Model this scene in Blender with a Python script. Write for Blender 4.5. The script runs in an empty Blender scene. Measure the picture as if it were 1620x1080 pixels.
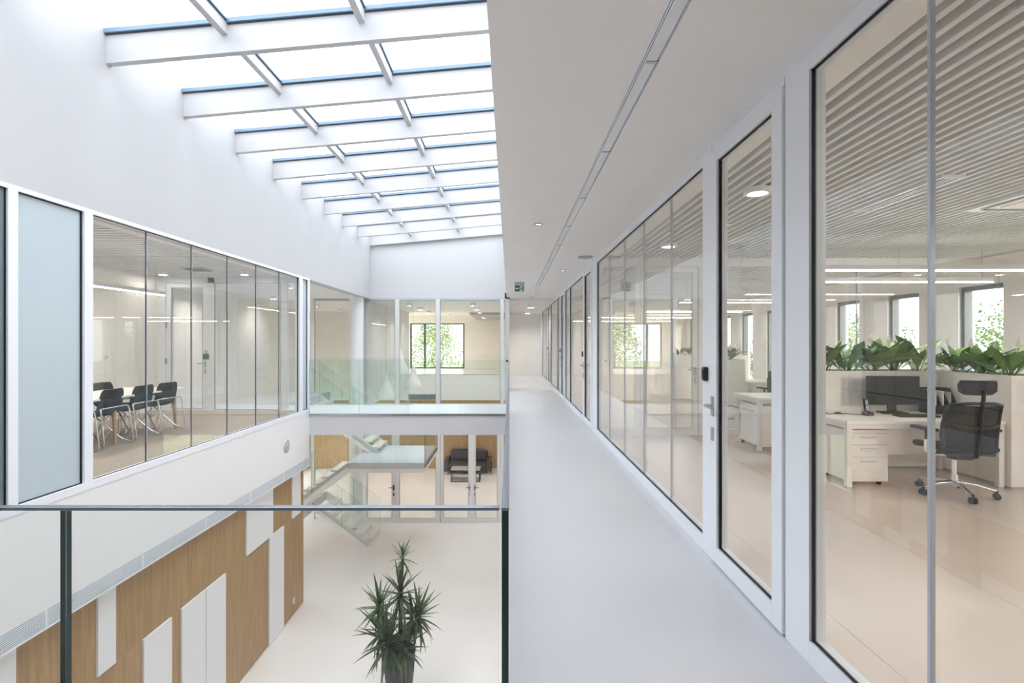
import bpy, math, random
from mathutils import Vector, Matrix
random.seed(7)
S = bpy.context.scene
COL = S.collection
PI = math.pi

# ------------------------------------------------------------------ camera, sky, sun, exposure
cam_d = bpy.data.cameras.new('camera'); cam = bpy.data.objects.new('camera', cam_d); COL.objects.link(cam)
cam.location = (0, 0, 1.5); cam.rotation_euler = (PI/2, 0, 0)
cam_d.sensor_width = 36; cam_d.lens = 830/1620*36
cam_d.shift_x = 4/1620; cam_d.shift_y = 1/1620; cam_d.clip_start = .02; cam_d.clip_end = 400
S.camera = cam
wd = bpy.data.worlds.new('sky'); S.world = wd; wd.use_nodes = True
bg = wd.node_tree.nodes['Background']
bg.inputs[0].default_value = (.945, .955, 1.0, 1)
SKY = 6.3                                   # zenith; the bright overcast sky is about twice as bright overhead as at the horizon
_n = wd.node_tree.nodes; _l = wd.node_tree.links
_tc = _n.new('ShaderNodeTexCoord'); _sx = _n.new('ShaderNodeSeparateXYZ'); _mr = _n.new('ShaderNodeMapRange')
_mr.inputs['From Min'].default_value = 0; _mr.inputs['From Max'].default_value = 1; _mr.inputs['To Min'].default_value = SKY*.5; _mr.inputs['To Max'].default_value = SKY
_l.new(_tc.outputs['Generated'], _sx.inputs[0]); _l.new(_sx.outputs['Z'], _mr.inputs['Value']); _l.new(_mr.outputs[0], bg.inputs[1])
sun_d = bpy.data.lights.new('sun', 'SUN'); sun = bpy.data.objects.new('sun', sun_d); COL.objects.link(sun)
sun_d.energy = 2.4; sun_d.angle = math.radians(6); sun_d.color = (1, .86, .68)
sun.rotation_euler = Vector((-.56, .83, -.15)).to_track_quat('-Z', 'Y').to_euler()
S.view_settings.view_transform = 'Standard'; S.view_settings.look = 'None'
S.view_settings.exposure = 0.0; S.view_settings.gamma = 1.0; S.view_settings.use_curve_mapping = False
cy = S.cycles
cy.max_bounces = 14; cy.diffuse_bounces = 12; cy.glossy_bounces = 5; cy.transparent_max_bounces = 48
cy.caustics_reflective = False; cy.caustics_refractive = False; cy.sample_clamp_indirect = 6.0

# ------------------------------------------------------------------ materials
M = {}
def mat(name, col, rough=.5, metal=0, spec=.5, var=0, scale=6, bump=0, bscale=60, stretch=(1, 1, 1), emit=None, coat=0):
    m = bpy.data.materials.new(name); m.use_nodes = True; nt = m.node_tree; b = nt.nodes['Principled BSDF']
    b.inputs['Base Color'].default_value = (*col, 1); b.inputs['Roughness'].default_value = rough
    b.inputs['Metallic'].default_value = metal; b.inputs['Specular IOR Level'].default_value = spec
    b.inputs['Coat Weight'].default_value = coat; b.inputs['Coat Roughness'].default_value = .1
    if var or bump:
        tc = nt.nodes.new('ShaderNodeTexCoord'); mp = nt.nodes.new('ShaderNodeMapping'); mp.inputs['Scale'].default_value = stretch
        nt.links.new(tc.outputs['Object'], mp.inputs[0])
    if var:
        n = nt.nodes.new('ShaderNodeTexNoise'); n.inputs['Scale'].default_value = scale; n.inputs['Detail'].default_value = 4
        nt.links.new(mp.outputs[0], n.inputs['Vector'])
        r = nt.nodes.new('ShaderNodeValToRGB'); r.color_ramp.elements[0].position = .3; r.color_ramp.elements[1].position = .7
        r.color_ramp.elements[0].color = (*[c*(1-var) for c in col], 1); r.color_ramp.elements[1].color = (*[min(1, c*(1+var)) for c in col], 1)
        nt.links.new(n.outputs['Fac'], r.inputs[0]); nt.links.new(r.outputs[0], b.inputs['Base Color'])
    if bump:
        n2 = nt.nodes.new('ShaderNodeTexNoise'); n2.inputs['Scale'].default_value = bscale; nt.links.new(mp.outputs[0], n2.inputs['Vector'])
        bp = nt.nodes.new('ShaderNodeBump'); bp.inputs['Strength'].default_value = bump; bp.inputs['Distance'].default_value = .01
        nt.links.new(n2.outputs['Fac'], bp.inputs['Height']); nt.links.new(bp.outputs[0], b.inputs['Normal'])
    if emit:
        b.inputs['Emission Color'].default_value = (*emit[0], 1); b.inputs['Emission Strength'].default_value = emit[1]
    M[name] = m; return m
def glass(name, tint, ior=1.41, rough=0.0, gl=(1, 1, 1)):
    m = bpy.data.materials.new(name); m.use_nodes = True; nt = m.node_tree; nt.nodes.clear()
    out = nt.nodes.new('ShaderNodeOutputMaterial'); mx = nt.nodes.new('ShaderNodeMixShader')
    tr = nt.nodes.new('ShaderNodeBsdfTransparent'); tr.inputs[0].default_value = (*tint, 1)
    g = nt.nodes.new('ShaderNodeBsdfGlossy'); g.inputs['Roughness'].default_value = rough; g.inputs[0].default_value = (*gl, 1)
    fr = nt.nodes.new('ShaderNodeFresnel'); geo = nt.nodes.new('ShaderNodeNewGeometry')
    ma = nt.nodes.new('ShaderNodeMapRange'); ma.inputs['To Min'].default_value = ior; ma.inputs['To Max'].default_value = 1/ior
    nt.links.new(geo.outputs['Backfacing'], ma.inputs['Value']); nt.links.new(ma.outputs[0], fr.inputs['IOR'])
    nt.links.new(fr.outputs[0], mx.inputs[0]); nt.links.new(tr.outputs[0], mx.inputs[1]); nt.links.new(g.outputs[0], mx.inputs[2])
    nt.links.new(mx.outputs[0], out.inputs[0]); M[name] = m; return m
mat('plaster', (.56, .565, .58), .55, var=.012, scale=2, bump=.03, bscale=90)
mat('plaster_lit', (.66, .665, .675), .55)  # lighter copy of the plaster: far wall brightness and bounce put into the colour
mat('rafter_white', (.585, .59, .605), .5)
mat('ceiling_white', (.88, .87, .86), .7, var=.01, scale=2)
mat('slab_white', (.88, .875, .88), .5)
mat('cream_wall', (.875, .85, .81), .6, var=.02, scale=1.5)
mat('grey_wall', (.70, .71, .71), .6, var=.02, scale=1.5)
mat('frame_white', (.88, .91, .96), .32)
mat('frame_warm', (.80, .79, .77), .4)
mat('gasket_black', (.012, .012, .016), .6)
mat('joint_grey', (.38, .43, .48), .35)
mat('joint_light', (.52, .56, .62), .25, metal=.3)
mat('dark_frame', (.055, .065, .08), .4)
mat('blue_frame', (.22, .33, .47), .3)
mat('window_frame', (.17, .21, .25), .4)
mat('floor_corridor', (.64, .65, .685), .30, var=.015, scale=1.2)
mat('floor_office', (.72, .615, .53), .27, var=.03, scale=1.6)
mat('floor_ground', (.89, .825, .785), .24, var=.025, scale=1.0, coat=.15)
mat('carpet', (.46, .385, .31), .95, var=.22, scale=60, bump=.5, bscale=240)
mat('plenum', (.13, .125, .12), .8)
mat('slat_white', (.78, .775, .765), .5)
mat('steel', (.60, .62, .65), .22, metal=1)
mat('steel_cap', (.30, .35, .41), .25, metal=1)
mat('stair_white', (.90, .87, .85), .4)
mat('brushed', (.55, .55, .56), .35, metal=1)
mat('chrome', (.85, .86, .88), .07, metal=1)
mat('laminate', (.92, .885, .845), .38, var=.01, scale=3)
mat('laminate_grey', (.50, .505, .52), .45)
mat('black_plastic', (.012, .012, .014), .45, spec=.25)
mat('screen_black', (.006, .008, .009), .2, spec=.12)
mat('rubber', (.015, .015, .016), .6)
mat('navy_fabric', (.006, .012, .018), .7, spec=.15, var=.15, scale=40)
mat('seat_fabric', (.012, .014, .019), .9, spec=.15, var=.2, scale=80)
mat('grey_fabric', (.10, .105, .115), .85, var=.2, scale=80)
mat('leather', (.026, .018, .018), .38, var=.2, scale=30, bump=.1, bscale=80)
mat('oak_leg', (.50, .36, .22), .5, var=.1, scale=10, stretch=(4, 4, .6))
mat('leaf_lily', (.10, .24, .04), .33, var=.35, scale=9)
mat('leaf_lily_pale', (.19, .30, .06), .35, var=.3, scale=9)
mat('leaf_yucca', (.055, .105, .04), .42, var=.35, scale=8)
mat('leaf_yucca_pale', (.11, .16, .06), .45, var=.3, scale=8)
mat('stem_green', (.12, .22, .06), .5)
mat('bark', (.20, .15, .10), .9, var=.3, scale=20, bump=.5, bscale=50)
mat('spathe', (.85, .84, .74), .5)
mat('soil', (.05, .035, .025), .95, var=.4, scale=50, bump=.6, bscale=80)
mat('pot_plum', (.055, .047, .062), .42)
mat('paper', (.80, .80, .78), .7)
mat('sign_green', (.005, .16, .075), .4)
mat('sign_white', (.80, .85, .82), .5)
mat('lamp_white', (.85, .85, .85), .4, emit=((1, .94, .86), 110.0))
mat('lamp_dim', (.85, .85, .85), .4, emit=((1, .95, .88), 4.0))
mat('lamp_strong', (.85, .85, .85), .4, emit=((1, .97, .93), 380.0))
mat('lamp_line', (.85, .85, .85), .4, emit=((1, .93, .85), 50.0))
mat('diffuser_off', (.82, .84, .86), .25)
mat('stone_grey', (.46, .44, .42), .3, var=.1, scale=12)
mat('lawn', (.30, .34, .20), .95, var=.35, scale=.6)
mat('tree_leaf', (.13, .22, .055), .6, var=.4, scale=2)
mat('tree_leaf_pale', (.22, .30, .10), .6, var=.4, scale=2)
mat('mat_grey', (.18, .20, .19), .95, var=.2, scale=60)
mat('card_black', (.02, .02, .022), .35)
glass('glass_clear', (.978, .986, .982))
glass('glass_office', (.975, .978, .977))
glass('glass_rail', (.97, .988, .982))
glass('glass_rail_green', (.945, .978, .969), 1.42)
glass('glass_sky', (.96, .98, .99))
glass('glass_dark', (.50, .58, .60))
mat('glass_edge', (.008, .045, .042), .15)
mat('glass_edge_pale', (.35, .55, .52), .2)
def frosted():
    m = mat('frosted', (.60, .70, .755), .22, spec=.6)
    b = m.node_tree.nodes['Principled BSDF']; b.inputs['Transmission Weight'].default_value = .12
frosted()
mat('pane_dim_grey', (.17, .225, .24), .12, spec=.6)  # opaque; dim room and reflection of a clear pane put into the colour
def wood():
    m = bpy.data.materials.new('oak_veneer'); m.use_nodes = True; nt = m.node_tree; b = nt.nodes['Principled BSDF']
    b.inputs['Roughness'].default_value = .42
    tc = nt.nodes.new('ShaderNodeTexCoord'); mp = nt.nodes.new('ShaderNodeMapping'); mp.inputs['Scale'].default_value = (6, 6, .35)
    n = nt.nodes.new('ShaderNodeTexNoise'); n.inputs['Scale'].default_value = 3.2; n.inputs['Detail'].default_value = 8; n.inputs['Roughness'].default_value = .65
    mp2 = nt.nodes.new('ShaderNodeMapping'); mp2.inputs['Scale'].default_value = (40, 40, 1.2)
    n2 = nt.nodes.new('ShaderNodeTexNoise'); n2.inputs['Scale'].default_value = 4; n2.inputs['Detail'].default_value = 3
    oi = nt.nodes.new('ShaderNodeObjectInfo'); va = nt.nodes.new('ShaderNodeVectorMath')
    nt.links.new(tc.outputs['Object'], va.inputs[0]); nt.links.new(oi.outputs['Random'], va.inputs[1])
    sc = nt.nodes.new('ShaderNodeVectorMath'); sc.operation = 'MULTIPLY_ADD'; sc.inputs[1].default_value = (9, 9, 9)
    nt.links.new(oi.outputs['Random'], sc.inputs[0]); nt.links.new(tc.outputs['Object'], sc.inputs[2])
    nt.links.new(sc.outputs[0], mp.inputs[0]); nt.links.new(sc.outputs[0], mp2.inputs[0])
    nt.links.new(mp.outputs[0], n.inputs['Vector']); nt.links.new(mp2.outputs[0], n2.inputs['Vector'])
    r = nt.nodes.new('ShaderNodeValToRGB'); e = r.color_ramp.elements
    e[0].position = .28; e[0].color = (.345, .20, .075, 1); e[1].position = .72; e[1].color = (.52, .335, .148, 1)
    nt.links.new(n.outputs['Fac'], r.inputs[0])
    mx = nt.nodes.new('ShaderNodeMix'); mx.data_type = 'RGBA'; mx.blend_type = 'MULTIPLY'; mx.inputs['Factor'].default_value = .35
    r2 = nt.nodes.new('ShaderNodeValToRGB'); r2.color_ramp.elements[0].position = .35; r2.color_ramp.elements[0].color = (.62, .56, .5, 1); r2.color_ramp.elements[1].position = .6
    nt.links.new(n2.outputs['Fac'], r2.inputs[0])
    nt.links.new(r.outputs[0], mx.inputs['A']); nt.links.new(r2.outputs[0], mx.inputs['B']); nt.links.new(mx.outputs['Result'], b.inputs['Base Color'])
    M['oak_veneer'] = m
wood()
def meshfabric():
    m = bpy.data.materials.new('mesh_fabric'); m.use_nodes = True; nt = m.node_tree; b = nt.nodes['Principled BSDF']
    b.inputs['Base Color'].default_value = (.010, .012, .016, 1); b.inputs['Roughness'].default_value = .85; b.inputs['Specular IOR Level'].default_value = .12
    tr = nt.nodes.new('ShaderNodeBsdfTransparent'); mx = nt.nodes.new('ShaderNodeMixShader'); mx.inputs[0].default_value = .80
    nt.links.new(tr.outputs[0], mx.inputs[1]); nt.links.new(b.outputs[0], mx.inputs[2]); nt.links.new(mx.outputs[0], nt.nodes['Material Output'].inputs[0])
    M['mesh_fabric'] = m
meshfabric()

# ------------------------------------------------------------------ mesh helpers
OFF = {}
ORD = 'first second third fourth fifth sixth seventh eighth ninth tenth eleventh twelfth thirteenth fourteenth'.split()
class MB:
    def __init__(s): s.v = []; s.f = []; s.mi = []; s.sm = []
    def add(s, vs, fs, mi=0, sm=False):
        k = len(s.v); s.v += [Vector(p) for p in vs]; s.f += [tuple(i+k for i in f) for f in fs]; s.mi += [mi]*len(fs); s.sm += [sm]*len(fs); return s
    def box(s, x0, x1, y0, y1, z0, z1, edge=None):
        vs = [(x0, y0, z0), (x1, y0, z0), (x1, y1, z0), (x0, y1, z0), (x0, y0, z1), (x1, y0, z1), (x1, y1, z1), (x0, y1, z1)]
        fs = [(0, 3, 2, 1), (4, 5, 6, 7), (0, 1, 5, 4), (1, 2, 6, 5), (2, 3, 7, 6), (3, 0, 4, 7)]
        k = len(s.f); s.add(vs, fs)
        if edge is not None:            # the four/two narrow sides take material 1
            thin = min(((x1-x0), 0), ((y1-y0), 1), ((z1-z0), 2))[1]
            for i, ax in enumerate((2, 2, 1, 0, 1, 0)):
                if ax != thin: s.mi[k+i] = 1
        return s
    def prism(s, poly, d0, d1, axis='y', edge=None):
        n = len(poly)
        def P(a, b, d): return (a, d, b) if axis == 'y' else ((d, a, b) if axis == 'x' else (a, b, d))
        vs = [P(a, b, d0) for a, b in poly]+[P(a, b, d1) for a, b in poly]
        k = len(s.f)
        s.add(vs, [tuple(range(n)), tuple(range(2*n-1, n-1, -1))]+[(i, i+n, (i+1) % n+n, (i+1) % n) for i in range(n)])
        if edge is not None:
            for i in range(n): s.mi[k+2+i] = 1
        return s
    def tube(s, pts, r, n=8, sm=True, r1=None):
        pts = [Vector(p) for p in pts]; N = len(pts); vs = []; fs = []
        up = None
        for i, p in enumerate(pts):
            t = (pts[min(i+1, N-1)]-pts[max(i-1, 0)]).normalized()
            if up is None or abs(up.dot(t)) > .95: up = Vector((0, 0, 1)) if abs(t.z) < .9 else Vector((1, 0, 0))
            a = t.cross(up).normalized(); b = a.cross(t).normalized(); up = b
            rr = r if r1 is None else r+(r1-r)*i/max(1, N-1)
            vs += [p+(a*math.cos(2*PI*k/n)+b*math.sin(2*PI*k/n))*rr for k in range(n)]
        for i in range(N-1):
            fs += [(i*n+k, i*n+(k+1) % n, (i+1)*n+(k+1) % n, (i+1)*n+k) for k in range(n)]
        k0 = len(s.f); s.add(vs, fs, 0, sm); s.add(vs[:n], [tuple(range(n-1, -1, -1))]); s.add(vs[-n:], [tuple(range(n))]); return s
    def lathe(s, prof, n=24, c=(0, 0, 0), sm=True):
        vs = [(c[0]+r*math.cos(2*PI*k/n), c[1]+r*math.sin(2*PI*k/n), c[2]+z) for r, z in prof for k in range(n)]
        fs = [(i*n+k, i*n+(k+1) % n, (i+1)*n+(k+1) % n, (i+1)*n+k) for i in range(len(prof)-1) for k in range(n)]
        s.add(vs, fs, 0, sm)
        if prof[0][0] > 1e-4: s.add(vs[:n], [tuple(range(n-1, -1, -1))])
        if prof[-1][0] > 1e-4: s.add(vs[-n:], [tuple(range(n))])
        return s
    def grid(s, rows, thick=None):
        h = len(rows); w = len(rows[0]); vs = [p for r in rows for p in r]
        s.add(vs, [(i*w+j, i*w+j+1, (i+1)*w+j+1, (i+1)*w+j) for i in range(h-1) for j in range(w-1)], 0, True); return s
    def rot(s, mtx):
        s.v = [mtx @ p for p in s.v]; return s
    def data(s, name, mats):
        me = bpy.data.meshes.new(name); me.from_pydata(s.v, [], s.f)
        for m in mats: me.materials.append(M[m])
        me.polygons.foreach_set('material_index', s.mi); me.polygons.foreach_set('use_smooth', s.sm); me.update(); return me
    def build(s, name, mats, parent=None, bev=0, solid=0, sub=0):
        if isinstance(mats, str): mats = [mats]
        xs = [p.x for p in s.v]; ys = [p.y for p in s.v]; zs = [p.z for p in s.v]
        o = Vector(((min(xs)+max(xs))/2, (min(ys)+max(ys))/2, min(zs)))
        s.v = [p-o for p in s.v]
        ob = bpy.data.objects.new(name, s.data(name, mats)); COL.objects.link(ob)
        OFF[ob] = o
        if parent: ob.parent = parent; ob.location = o-OFF[parent]
        else: ob.location = o
        if solid: m = ob.modifiers.new('solid', 'SOLIDIFY'); m.thickness = solid; m.offset = 0
        if sub: m = ob.modifiers.new('sub', 'SUBSURF'); m.levels = sub; m.render_levels = sub
        if bev: m = ob.modifiers.new('bevel', 'BEVEL'); m.width = bev; m.segments = 2; m.limit_method = 'ANGLE'
        return ob
def box(name, m, x0, x1, y0, y1, z0, z1, parent=None, bev=0, edge=None):
    return MB().box(x0, x1, y0, y1, z0, z1, edge).build(name, m, parent, bev)
def thing(name, label, cat, loc=(0, 0, 0), rz=0, group=None, world=False):
    o = bpy.data.objects.new(name, None); COL.objects.link(o); o.location = loc; o.rotation_euler = (0, 0, rz); o.empty_display_size = .1
    OFF[o] = Vector(loc) if world else Vector((0, 0, 0))
    return tag(o, label, cat, group)
def tag(o, label, cat, group=None, kind=None):
    o['label'] = label; o['category'] = cat
    if group: o['group'] = group
    if kind: o['kind'] = kind
    return o
def struct(o, label=None, cat=None):
    o['kind'] = 'structure'
    if label: o['label'] = label; o['category'] = cat
    return o
def sroot(name, loc, label, cat):
    return struct(thing(name, label, cat, loc, world=True), label, cat)
def copy_tree(o, parent=None):
    c = o.copy(); COL.objects.link(c); OFF[c] = OFF.get(o, Vector())
    if parent: c.parent = parent
    for ch in list(o.children): copy_tree(ch, c)
    return c
def dup(mesh_ob, parent, loc, name=None):
    c = mesh_ob.copy(); COL.objects.link(c); c.parent = parent; c.location = loc; return c
def shared(name, me, parent, loc, rot=(0, 0, 0), scale=1):
    o = bpy.data.objects.new(name, me); COL.objects.link(o); o.parent = parent; o.location = loc; o.rotation_euler = rot
    o.scale = (scale,)*3 if not isinstance(scale, tuple) else scale; return o

# ================================================================== levels
XL, XR, ZC, ZG = -4.2, 1.408, 2.85, -3.95      # atrium left face, corridor glass face, ceiling, ground floor
XF, YE, YG = 8.0, 23.7, 15.9                   # office facade, corridor end, far glazing plane

# ------------------------------------------------------------------ floors
fc = MB(); fc.box(0, XR+.03, 1.27, YE, -.45, 0); fc.box(XL, XR+.03, -2.5, 1.235, -.45, 0)
struct(fc.build('floor', 'floor_corridor'), 'glossy pale grey seamless floor of the upper corridor', 'floor')
fb = MB(); fb.box(-7.4, -.03, 11.02, 12.58, -.45, 0); fb.box(-7.4, -5.42, 12.58, YG-.05, -.45, 0); fb.box(-2.35, -.03, 12.58, 12.66, -.45, 0)
struct(fb.build('floor', 'floor_corridor'), 'white bridge floor slab crossing the atrium behind glass', 'floor')
fo = struct(box('floor', 'floor_office', XR+.03, XF, -9.4, YE, -.45, -.004), 'beige sheet floor of the offices behind the glass wall', 'floor')
xs = [XR+.04, 1.76, 2.88, 4.0, 5.12, 6.24, 7.36, 8.0]
for a, b in zip(xs, xs[1:]):
    for y0, y1 in ((-9.4, 8.42), (8.52, YE)):
        box('floor_sheet', 'floor_office', a+.0015, b-.0015, y0, y1, -.004, 0, fo)
struct(box('floor', 'carpet', -7.3, XL-.06, 2.0, 10.9, -.3, .08), 'beige carpet floor of the meeting room', 'floor')
struct(box('floor', 'floor_ground', -9, 3, -3, 23, ZG-.3, ZG), 'cream ground floor of the atrium far below', 'floor')
struct(box('floor', 'floor_office', -6, -.15, 22.7, 28.2, -.1, .08), 'pale floor of the far upper lounge', 'floor')

# ------------------------------------------------------------------ left side: walls
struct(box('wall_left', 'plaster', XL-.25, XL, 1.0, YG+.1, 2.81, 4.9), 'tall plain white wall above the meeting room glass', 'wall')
wl = struct(box('wall_left', 'slab_white', XL-.12, XL, -2.5, 11.02, -1.08, .03), 'white slab band under the meeting room glass', 'wall')
box('shadow_trim', 'frame_white', XL-.12, XL+.006, -2.5, 11.03, -1.10, -1.08, wl)
struct(box('wall_left', 'slab_white', XL-.16, XL-.001, -2.5, 3.0, .03, 2.81), 'white wall beside the landing on the left', 'wall')
# ventilation grille along the slab band
gr = thing('ventilation_grille', 'long pale louvred ventilation grille along foot of white slab band', 'grille', (XL, 6, -1.07), world=True)
box('grille_back', 'window_frame', XL-.001, XL+.004, -1, 11.0, -1.075, -.93, gr)
for k in range(9):
    z = -1.070+k*.0158
    MB().box(XL+.003, XL+.008, -1, 11.0, z, z+.0085).build('slat', 'frame_white', gr)
for y in [1.0+1.25*i for i in range(9)]:
    box('section_joint', 'frame_white', XL+.003, XL+.009, y-.009, y+.009, -1.075, -.93, gr)
# round wall speaker
sp = thing('wall_speaker', 'round pale grey speaker disc on the white slab band', 'speaker', (XL, 9.87, -.58), world=True)
MB().lathe([(.125, 0), (.125, .012), (.105, .018)], 32).rot(Matrix.Translation((XL, 9.87, -.46)) @ Matrix.Rotation(PI/2, 4, 'Y')).build('rim', 'joint_light', sp)
MB().lathe([(.10, .012), (.085, .022), (.03, .026)], 32).rot(Matrix.Translation((XL, 9.87, -.46)) @ Matrix.Rotation(PI/2, 4, 'Y')).build('grille_disc', 'laminate_grey', sp)
MB().lathe([(.022, .026), (.018, .032)], 16).rot(Matrix.Translation((XL, 9.87, -.46)) @ Matrix.Rotation(PI/2, 4, 'Y')).build('centre_cap', 'joint_grey', sp)

# oak clad wall on the ground floor
XW = XL-.12
ww = struct(box('wall_left', 'slab_white', XW-.2, XW-.012, -2.5, 11.0, ZG, -.9), 'oak veneered ground floor wall with white panels set in it', 'wall')
W = dict(lo=ZG+.01, mid=-2.0, hi=-1.08)
whites = [(4.0, 4.57, 'hi'), (5.48, 5.73, 'hi'), (6.17, 6.68, 'lo'), (6.89, 7.42, 'lo'), (7.44, 7.95, 'lo'), (8.58, 9.54, 'hi'), (9.40, 10.0, 'lo'), (10.4, 10.8, 'hi')]
def oak(y0, y1, z0, z1): box('oak_panel', 'oak_veneer', XW-.012, XW, y0+.0012, y1-.0012, z0, z1, ww)
def subs(y0, y1, spans):
    cuts = sorted(spans); out = []; y = y0
    for a, b in cuts:
        if a > y: out.append((y, a))
        y = max(y, b)
    if y < y1: out.append((y, y1))
    return out
for kind, z0, z1 in (('hi', W['mid'], W['hi']), ('lo', W['lo'], W['mid'])):
    for a, b in subs(-1.0, 11.0, [(a, b) for a, b, k in whites if k == kind]):
        n = max(1, round((b-a)/1.22))
        for i in range(n): oak(a+(b-a)*i/n, a+(b-a)*(i+1)/n, z0, z1)
for a, b, k in whites:
    z0, z1 = (W['mid'], W['hi']) if k == 'hi' else (W['lo'], W['mid'])
    box('white_panel', 'slab_white', XW-.01, XW+.025, a, b, z0, z1, ww, bev=.002)
box('panel_joint', 'brushed', XW-.01, XW+.022, 7.42, 7.44, W['lo'], W['mid'], ww)
so = thing('wall_socket', 'small white power socket on the oak wall near the floor', 'socket', (XW, 10.5, -3.72), world=True)
box('plate', 'paper', XW-.001, XW+.012, 10.455, 10.545, -3.72, -3.62, so, bev=.003)
MB().lathe([(.028, 0), (.028, .004)], 16).rot(Matrix.Translation((XW+.011, 10.5, -3.67)) @ Matrix.Rotation(PI/2, 4, 'Y')).build('outlet', 'laminate_grey', so)

# ------------------------------------------------------------------ left glazing (meeting room front)
def gasket(parent, x0, x1, y0, y1, z0, z1, w=.014, m='gasket_black', ax='x'):
    g = MB()
    if ax == 'x':
        g.box(x0, x1, y0, y0+w, z0, z1); g.box(x0, x1, y1-w, y1, z0, z1); g.box(x0, x1, y0, y1, z0, z0+w*.6); g.box(x0, x1, y0, y1, z1-w*.6, z1)
    else:
        g.box(x0, x0+w, y0, y1, z0, z1); g.box(x1-w, x1, y0, y1, z0, z1); g.box(x0, x1, y0, y1, z0, z0+w*.6); g.box(x0, x1, y0, y1, z1-w*.6, z1)
    return g.build('gasket', m, parent)
w1 = sroot('window_1', (XL-.04, 7, .03), 'meeting room front of frameless clear glass panes in white frame', 'window')
box('bottom_rail', 'frame_white', XL-.09, XL+.006, 3.0, 11.02, .03, .105, w1)
box('top_rail', 'frame_white', XL-.09, XL+.004, 3.0, 11.02, 2.79, 2.83, w1)
for a, b in ((4.39, 4.48), (5.18, 5.285), (10.5, 10.64), (10.93, 11.02)):
    box('mullion', 'frame_white', XL-.09, XL+.006, a, b, .105, 2.79, w1)
js = [5.285, 6.127, 7.0, 7.887, 8.78, 9.657, 10.5]
for a, b in zip(js, js[1:]):
    box('glass_pane', ['glass_clear', 'glass_edge_pale'], XL-.05, XL-.038, a+.006, b-.006, .105, 2.79, w1, edge=1)
for y in js[1:-1]: box('pane_joint', 'joint_grey', XL-.052, XL-.036, y-.006, y+.006, .105, 2.79, w1)
gasket(w1, XL-.042, XL-.028, 5.285, 10.5, .105, 2.79, .010)
box('frosted_pane', 'frosted', XL-.05, XL-.03, 4.49, 5.17, .105, 2.79, w1)
gasket(w1, XL-.05, XL-.018, 4.48, 5.18, .105, 2.79, .016)
box('frosted_pane', 'frosted', XL-.05, XL-.03, 10.65, 10.92, .105, 2.79, w1)
gasket(w1, XL-.05, XL-.018, 10.64, 10.93, .105, 2.79)
box('dim_pane', ['pane_dim_grey', 'glass_edge'], XL-.035, XL-.022, 3.0, 4.385, .105, 2.79, w1, edge=1)  # clear pane drawn opaque, the darkness behind it is in its colour
gasket(w1, XL-.022, XL-.012, 3.0, 4.39, .105, 2.79, .010)

# meeting room shell
struct(box('wall_left_back', 'cream_wall', -7.5, -7.3, 2.0, 15.9, 0, ZC), 'cream back wall of the meeting room', 'wall')
struct(box('wall_left_front', 'grey_wall', -7.3, XL-.1, 2.0, 2.1, 0, ZC), 'grey near end wall of the meeting room', 'wall')
cm = struct(box('ceiling', 'plenum', -7.5, XL-.1, 2.0, 11.02, 2.9, 2.96), 'slatted grey ceiling of the meeting room', 'ceiling')
box('plain_border', 'ceiling_white', -4.7, XL-.09, 2.0, 11.0, 2.84, 2.9, cm)
sl = None
for i in range(61):
    y = 2.15+i*.145
    if sl is None: sl = box('slat', 'slat_white', -7.3, -4.7, y, y+.085, 2.84, 2.895, cm)
    else: dup(sl, cm, sl.location+Vector((0, i*.145, 0)))
# end wall with glass door at Y 10.95
d5 = sroot('door_5', (-6.7, 10.95, 0), 'glazed white framed meeting room door with cream passage behind', 'door')
Y5 = 10.95
def gdoor(root, x0, x1, y, z1=2.72, st=.1, hs=1, m='frame_white', g='glass_office'):
    """leaf in a plane of constant y"""
    f = MB(); f.box(x0, x0+st, y-.03, y+.03, .01, z1); f.box(x1-st, x1, y-.03, y+.03, .01, z1); f.box(x0+st, x1-st, y-.03, y+.03, .01, .12); f.box(x0+st, x1-st, y-.03, y+.03, z1-.08, z1)
    f.build('leaf_frame', m, root)
    box('glass_pane', g, x0+st, x1-st, y-.006, y+.006, .12, z1-.08, root)
    gasket(root, x0+st, x1-st, y-.034, y-.02, .12, z1-.08, .012, 'joint_grey', 'y')
    hx = x1-st/2 if hs > 0 else x0+st/2
    h = MB(); h.box(hx-.02, hx+.02, y-.04, y-.03, .97, 1.11); h.tube([(hx, y-.03, 1.06), (hx, y-.085, 1.06), (hx-hs*.13, y-.085, 1.06)], .011, 8)
    hd = h.build('handle', 'brushed', root); MB().box(hx-.014, hx+.014, y-.042, y-.03, .84, .94).build('lock_plate', 'brushed', hd)
gdoor(d5, -7.14, -6.28, Y5)
for z in (.3, 1.05, 1.8): box('hinge', 'brushed', -7.16, -7.12, Y5-.05, Y5-.02, z, z+.12, d5)
we = sroot('wall_meeting_end', (-5.5, 10.95, 0), 'white framed end wall of the meeting room with a clear pane', 'wall')
f = MB(); f.box(-7.3, -7.15, Y5-.05, Y5+.05, 0, ZC); f.box(-6.27, -6.13, Y5-.05, Y5+.05, 0, ZC); f.box(-6.13, XL-.1, Y5-.05, Y5+.05, 0, .1); f.box(-7.15, XL-.1, Y5-.05, Y5+.05, 2.73, ZC); f.box(-4.75, -4.62, Y5-.05, Y5+.05, .1, 2.73)
f.build('frame', 'frame_white', we)
for a, b in ((-6.13, -5.44), (-5.43, -4.75), (-4.62, -4.31)): box('glass_pane', 'glass_clear', a, b, Y5-.006, Y5+.006, .1, 2.73, we)
gasket(we, -6.13, -4.75, Y5-.054, Y5-.03, .1, 2.73, .012, 'joint_grey', 'y')
cr = thing('lock_fob', 'green tag hanging on the meeting room door handle', 'tag', (-6.30, Y5-.06, 1.12), world=True)
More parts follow.
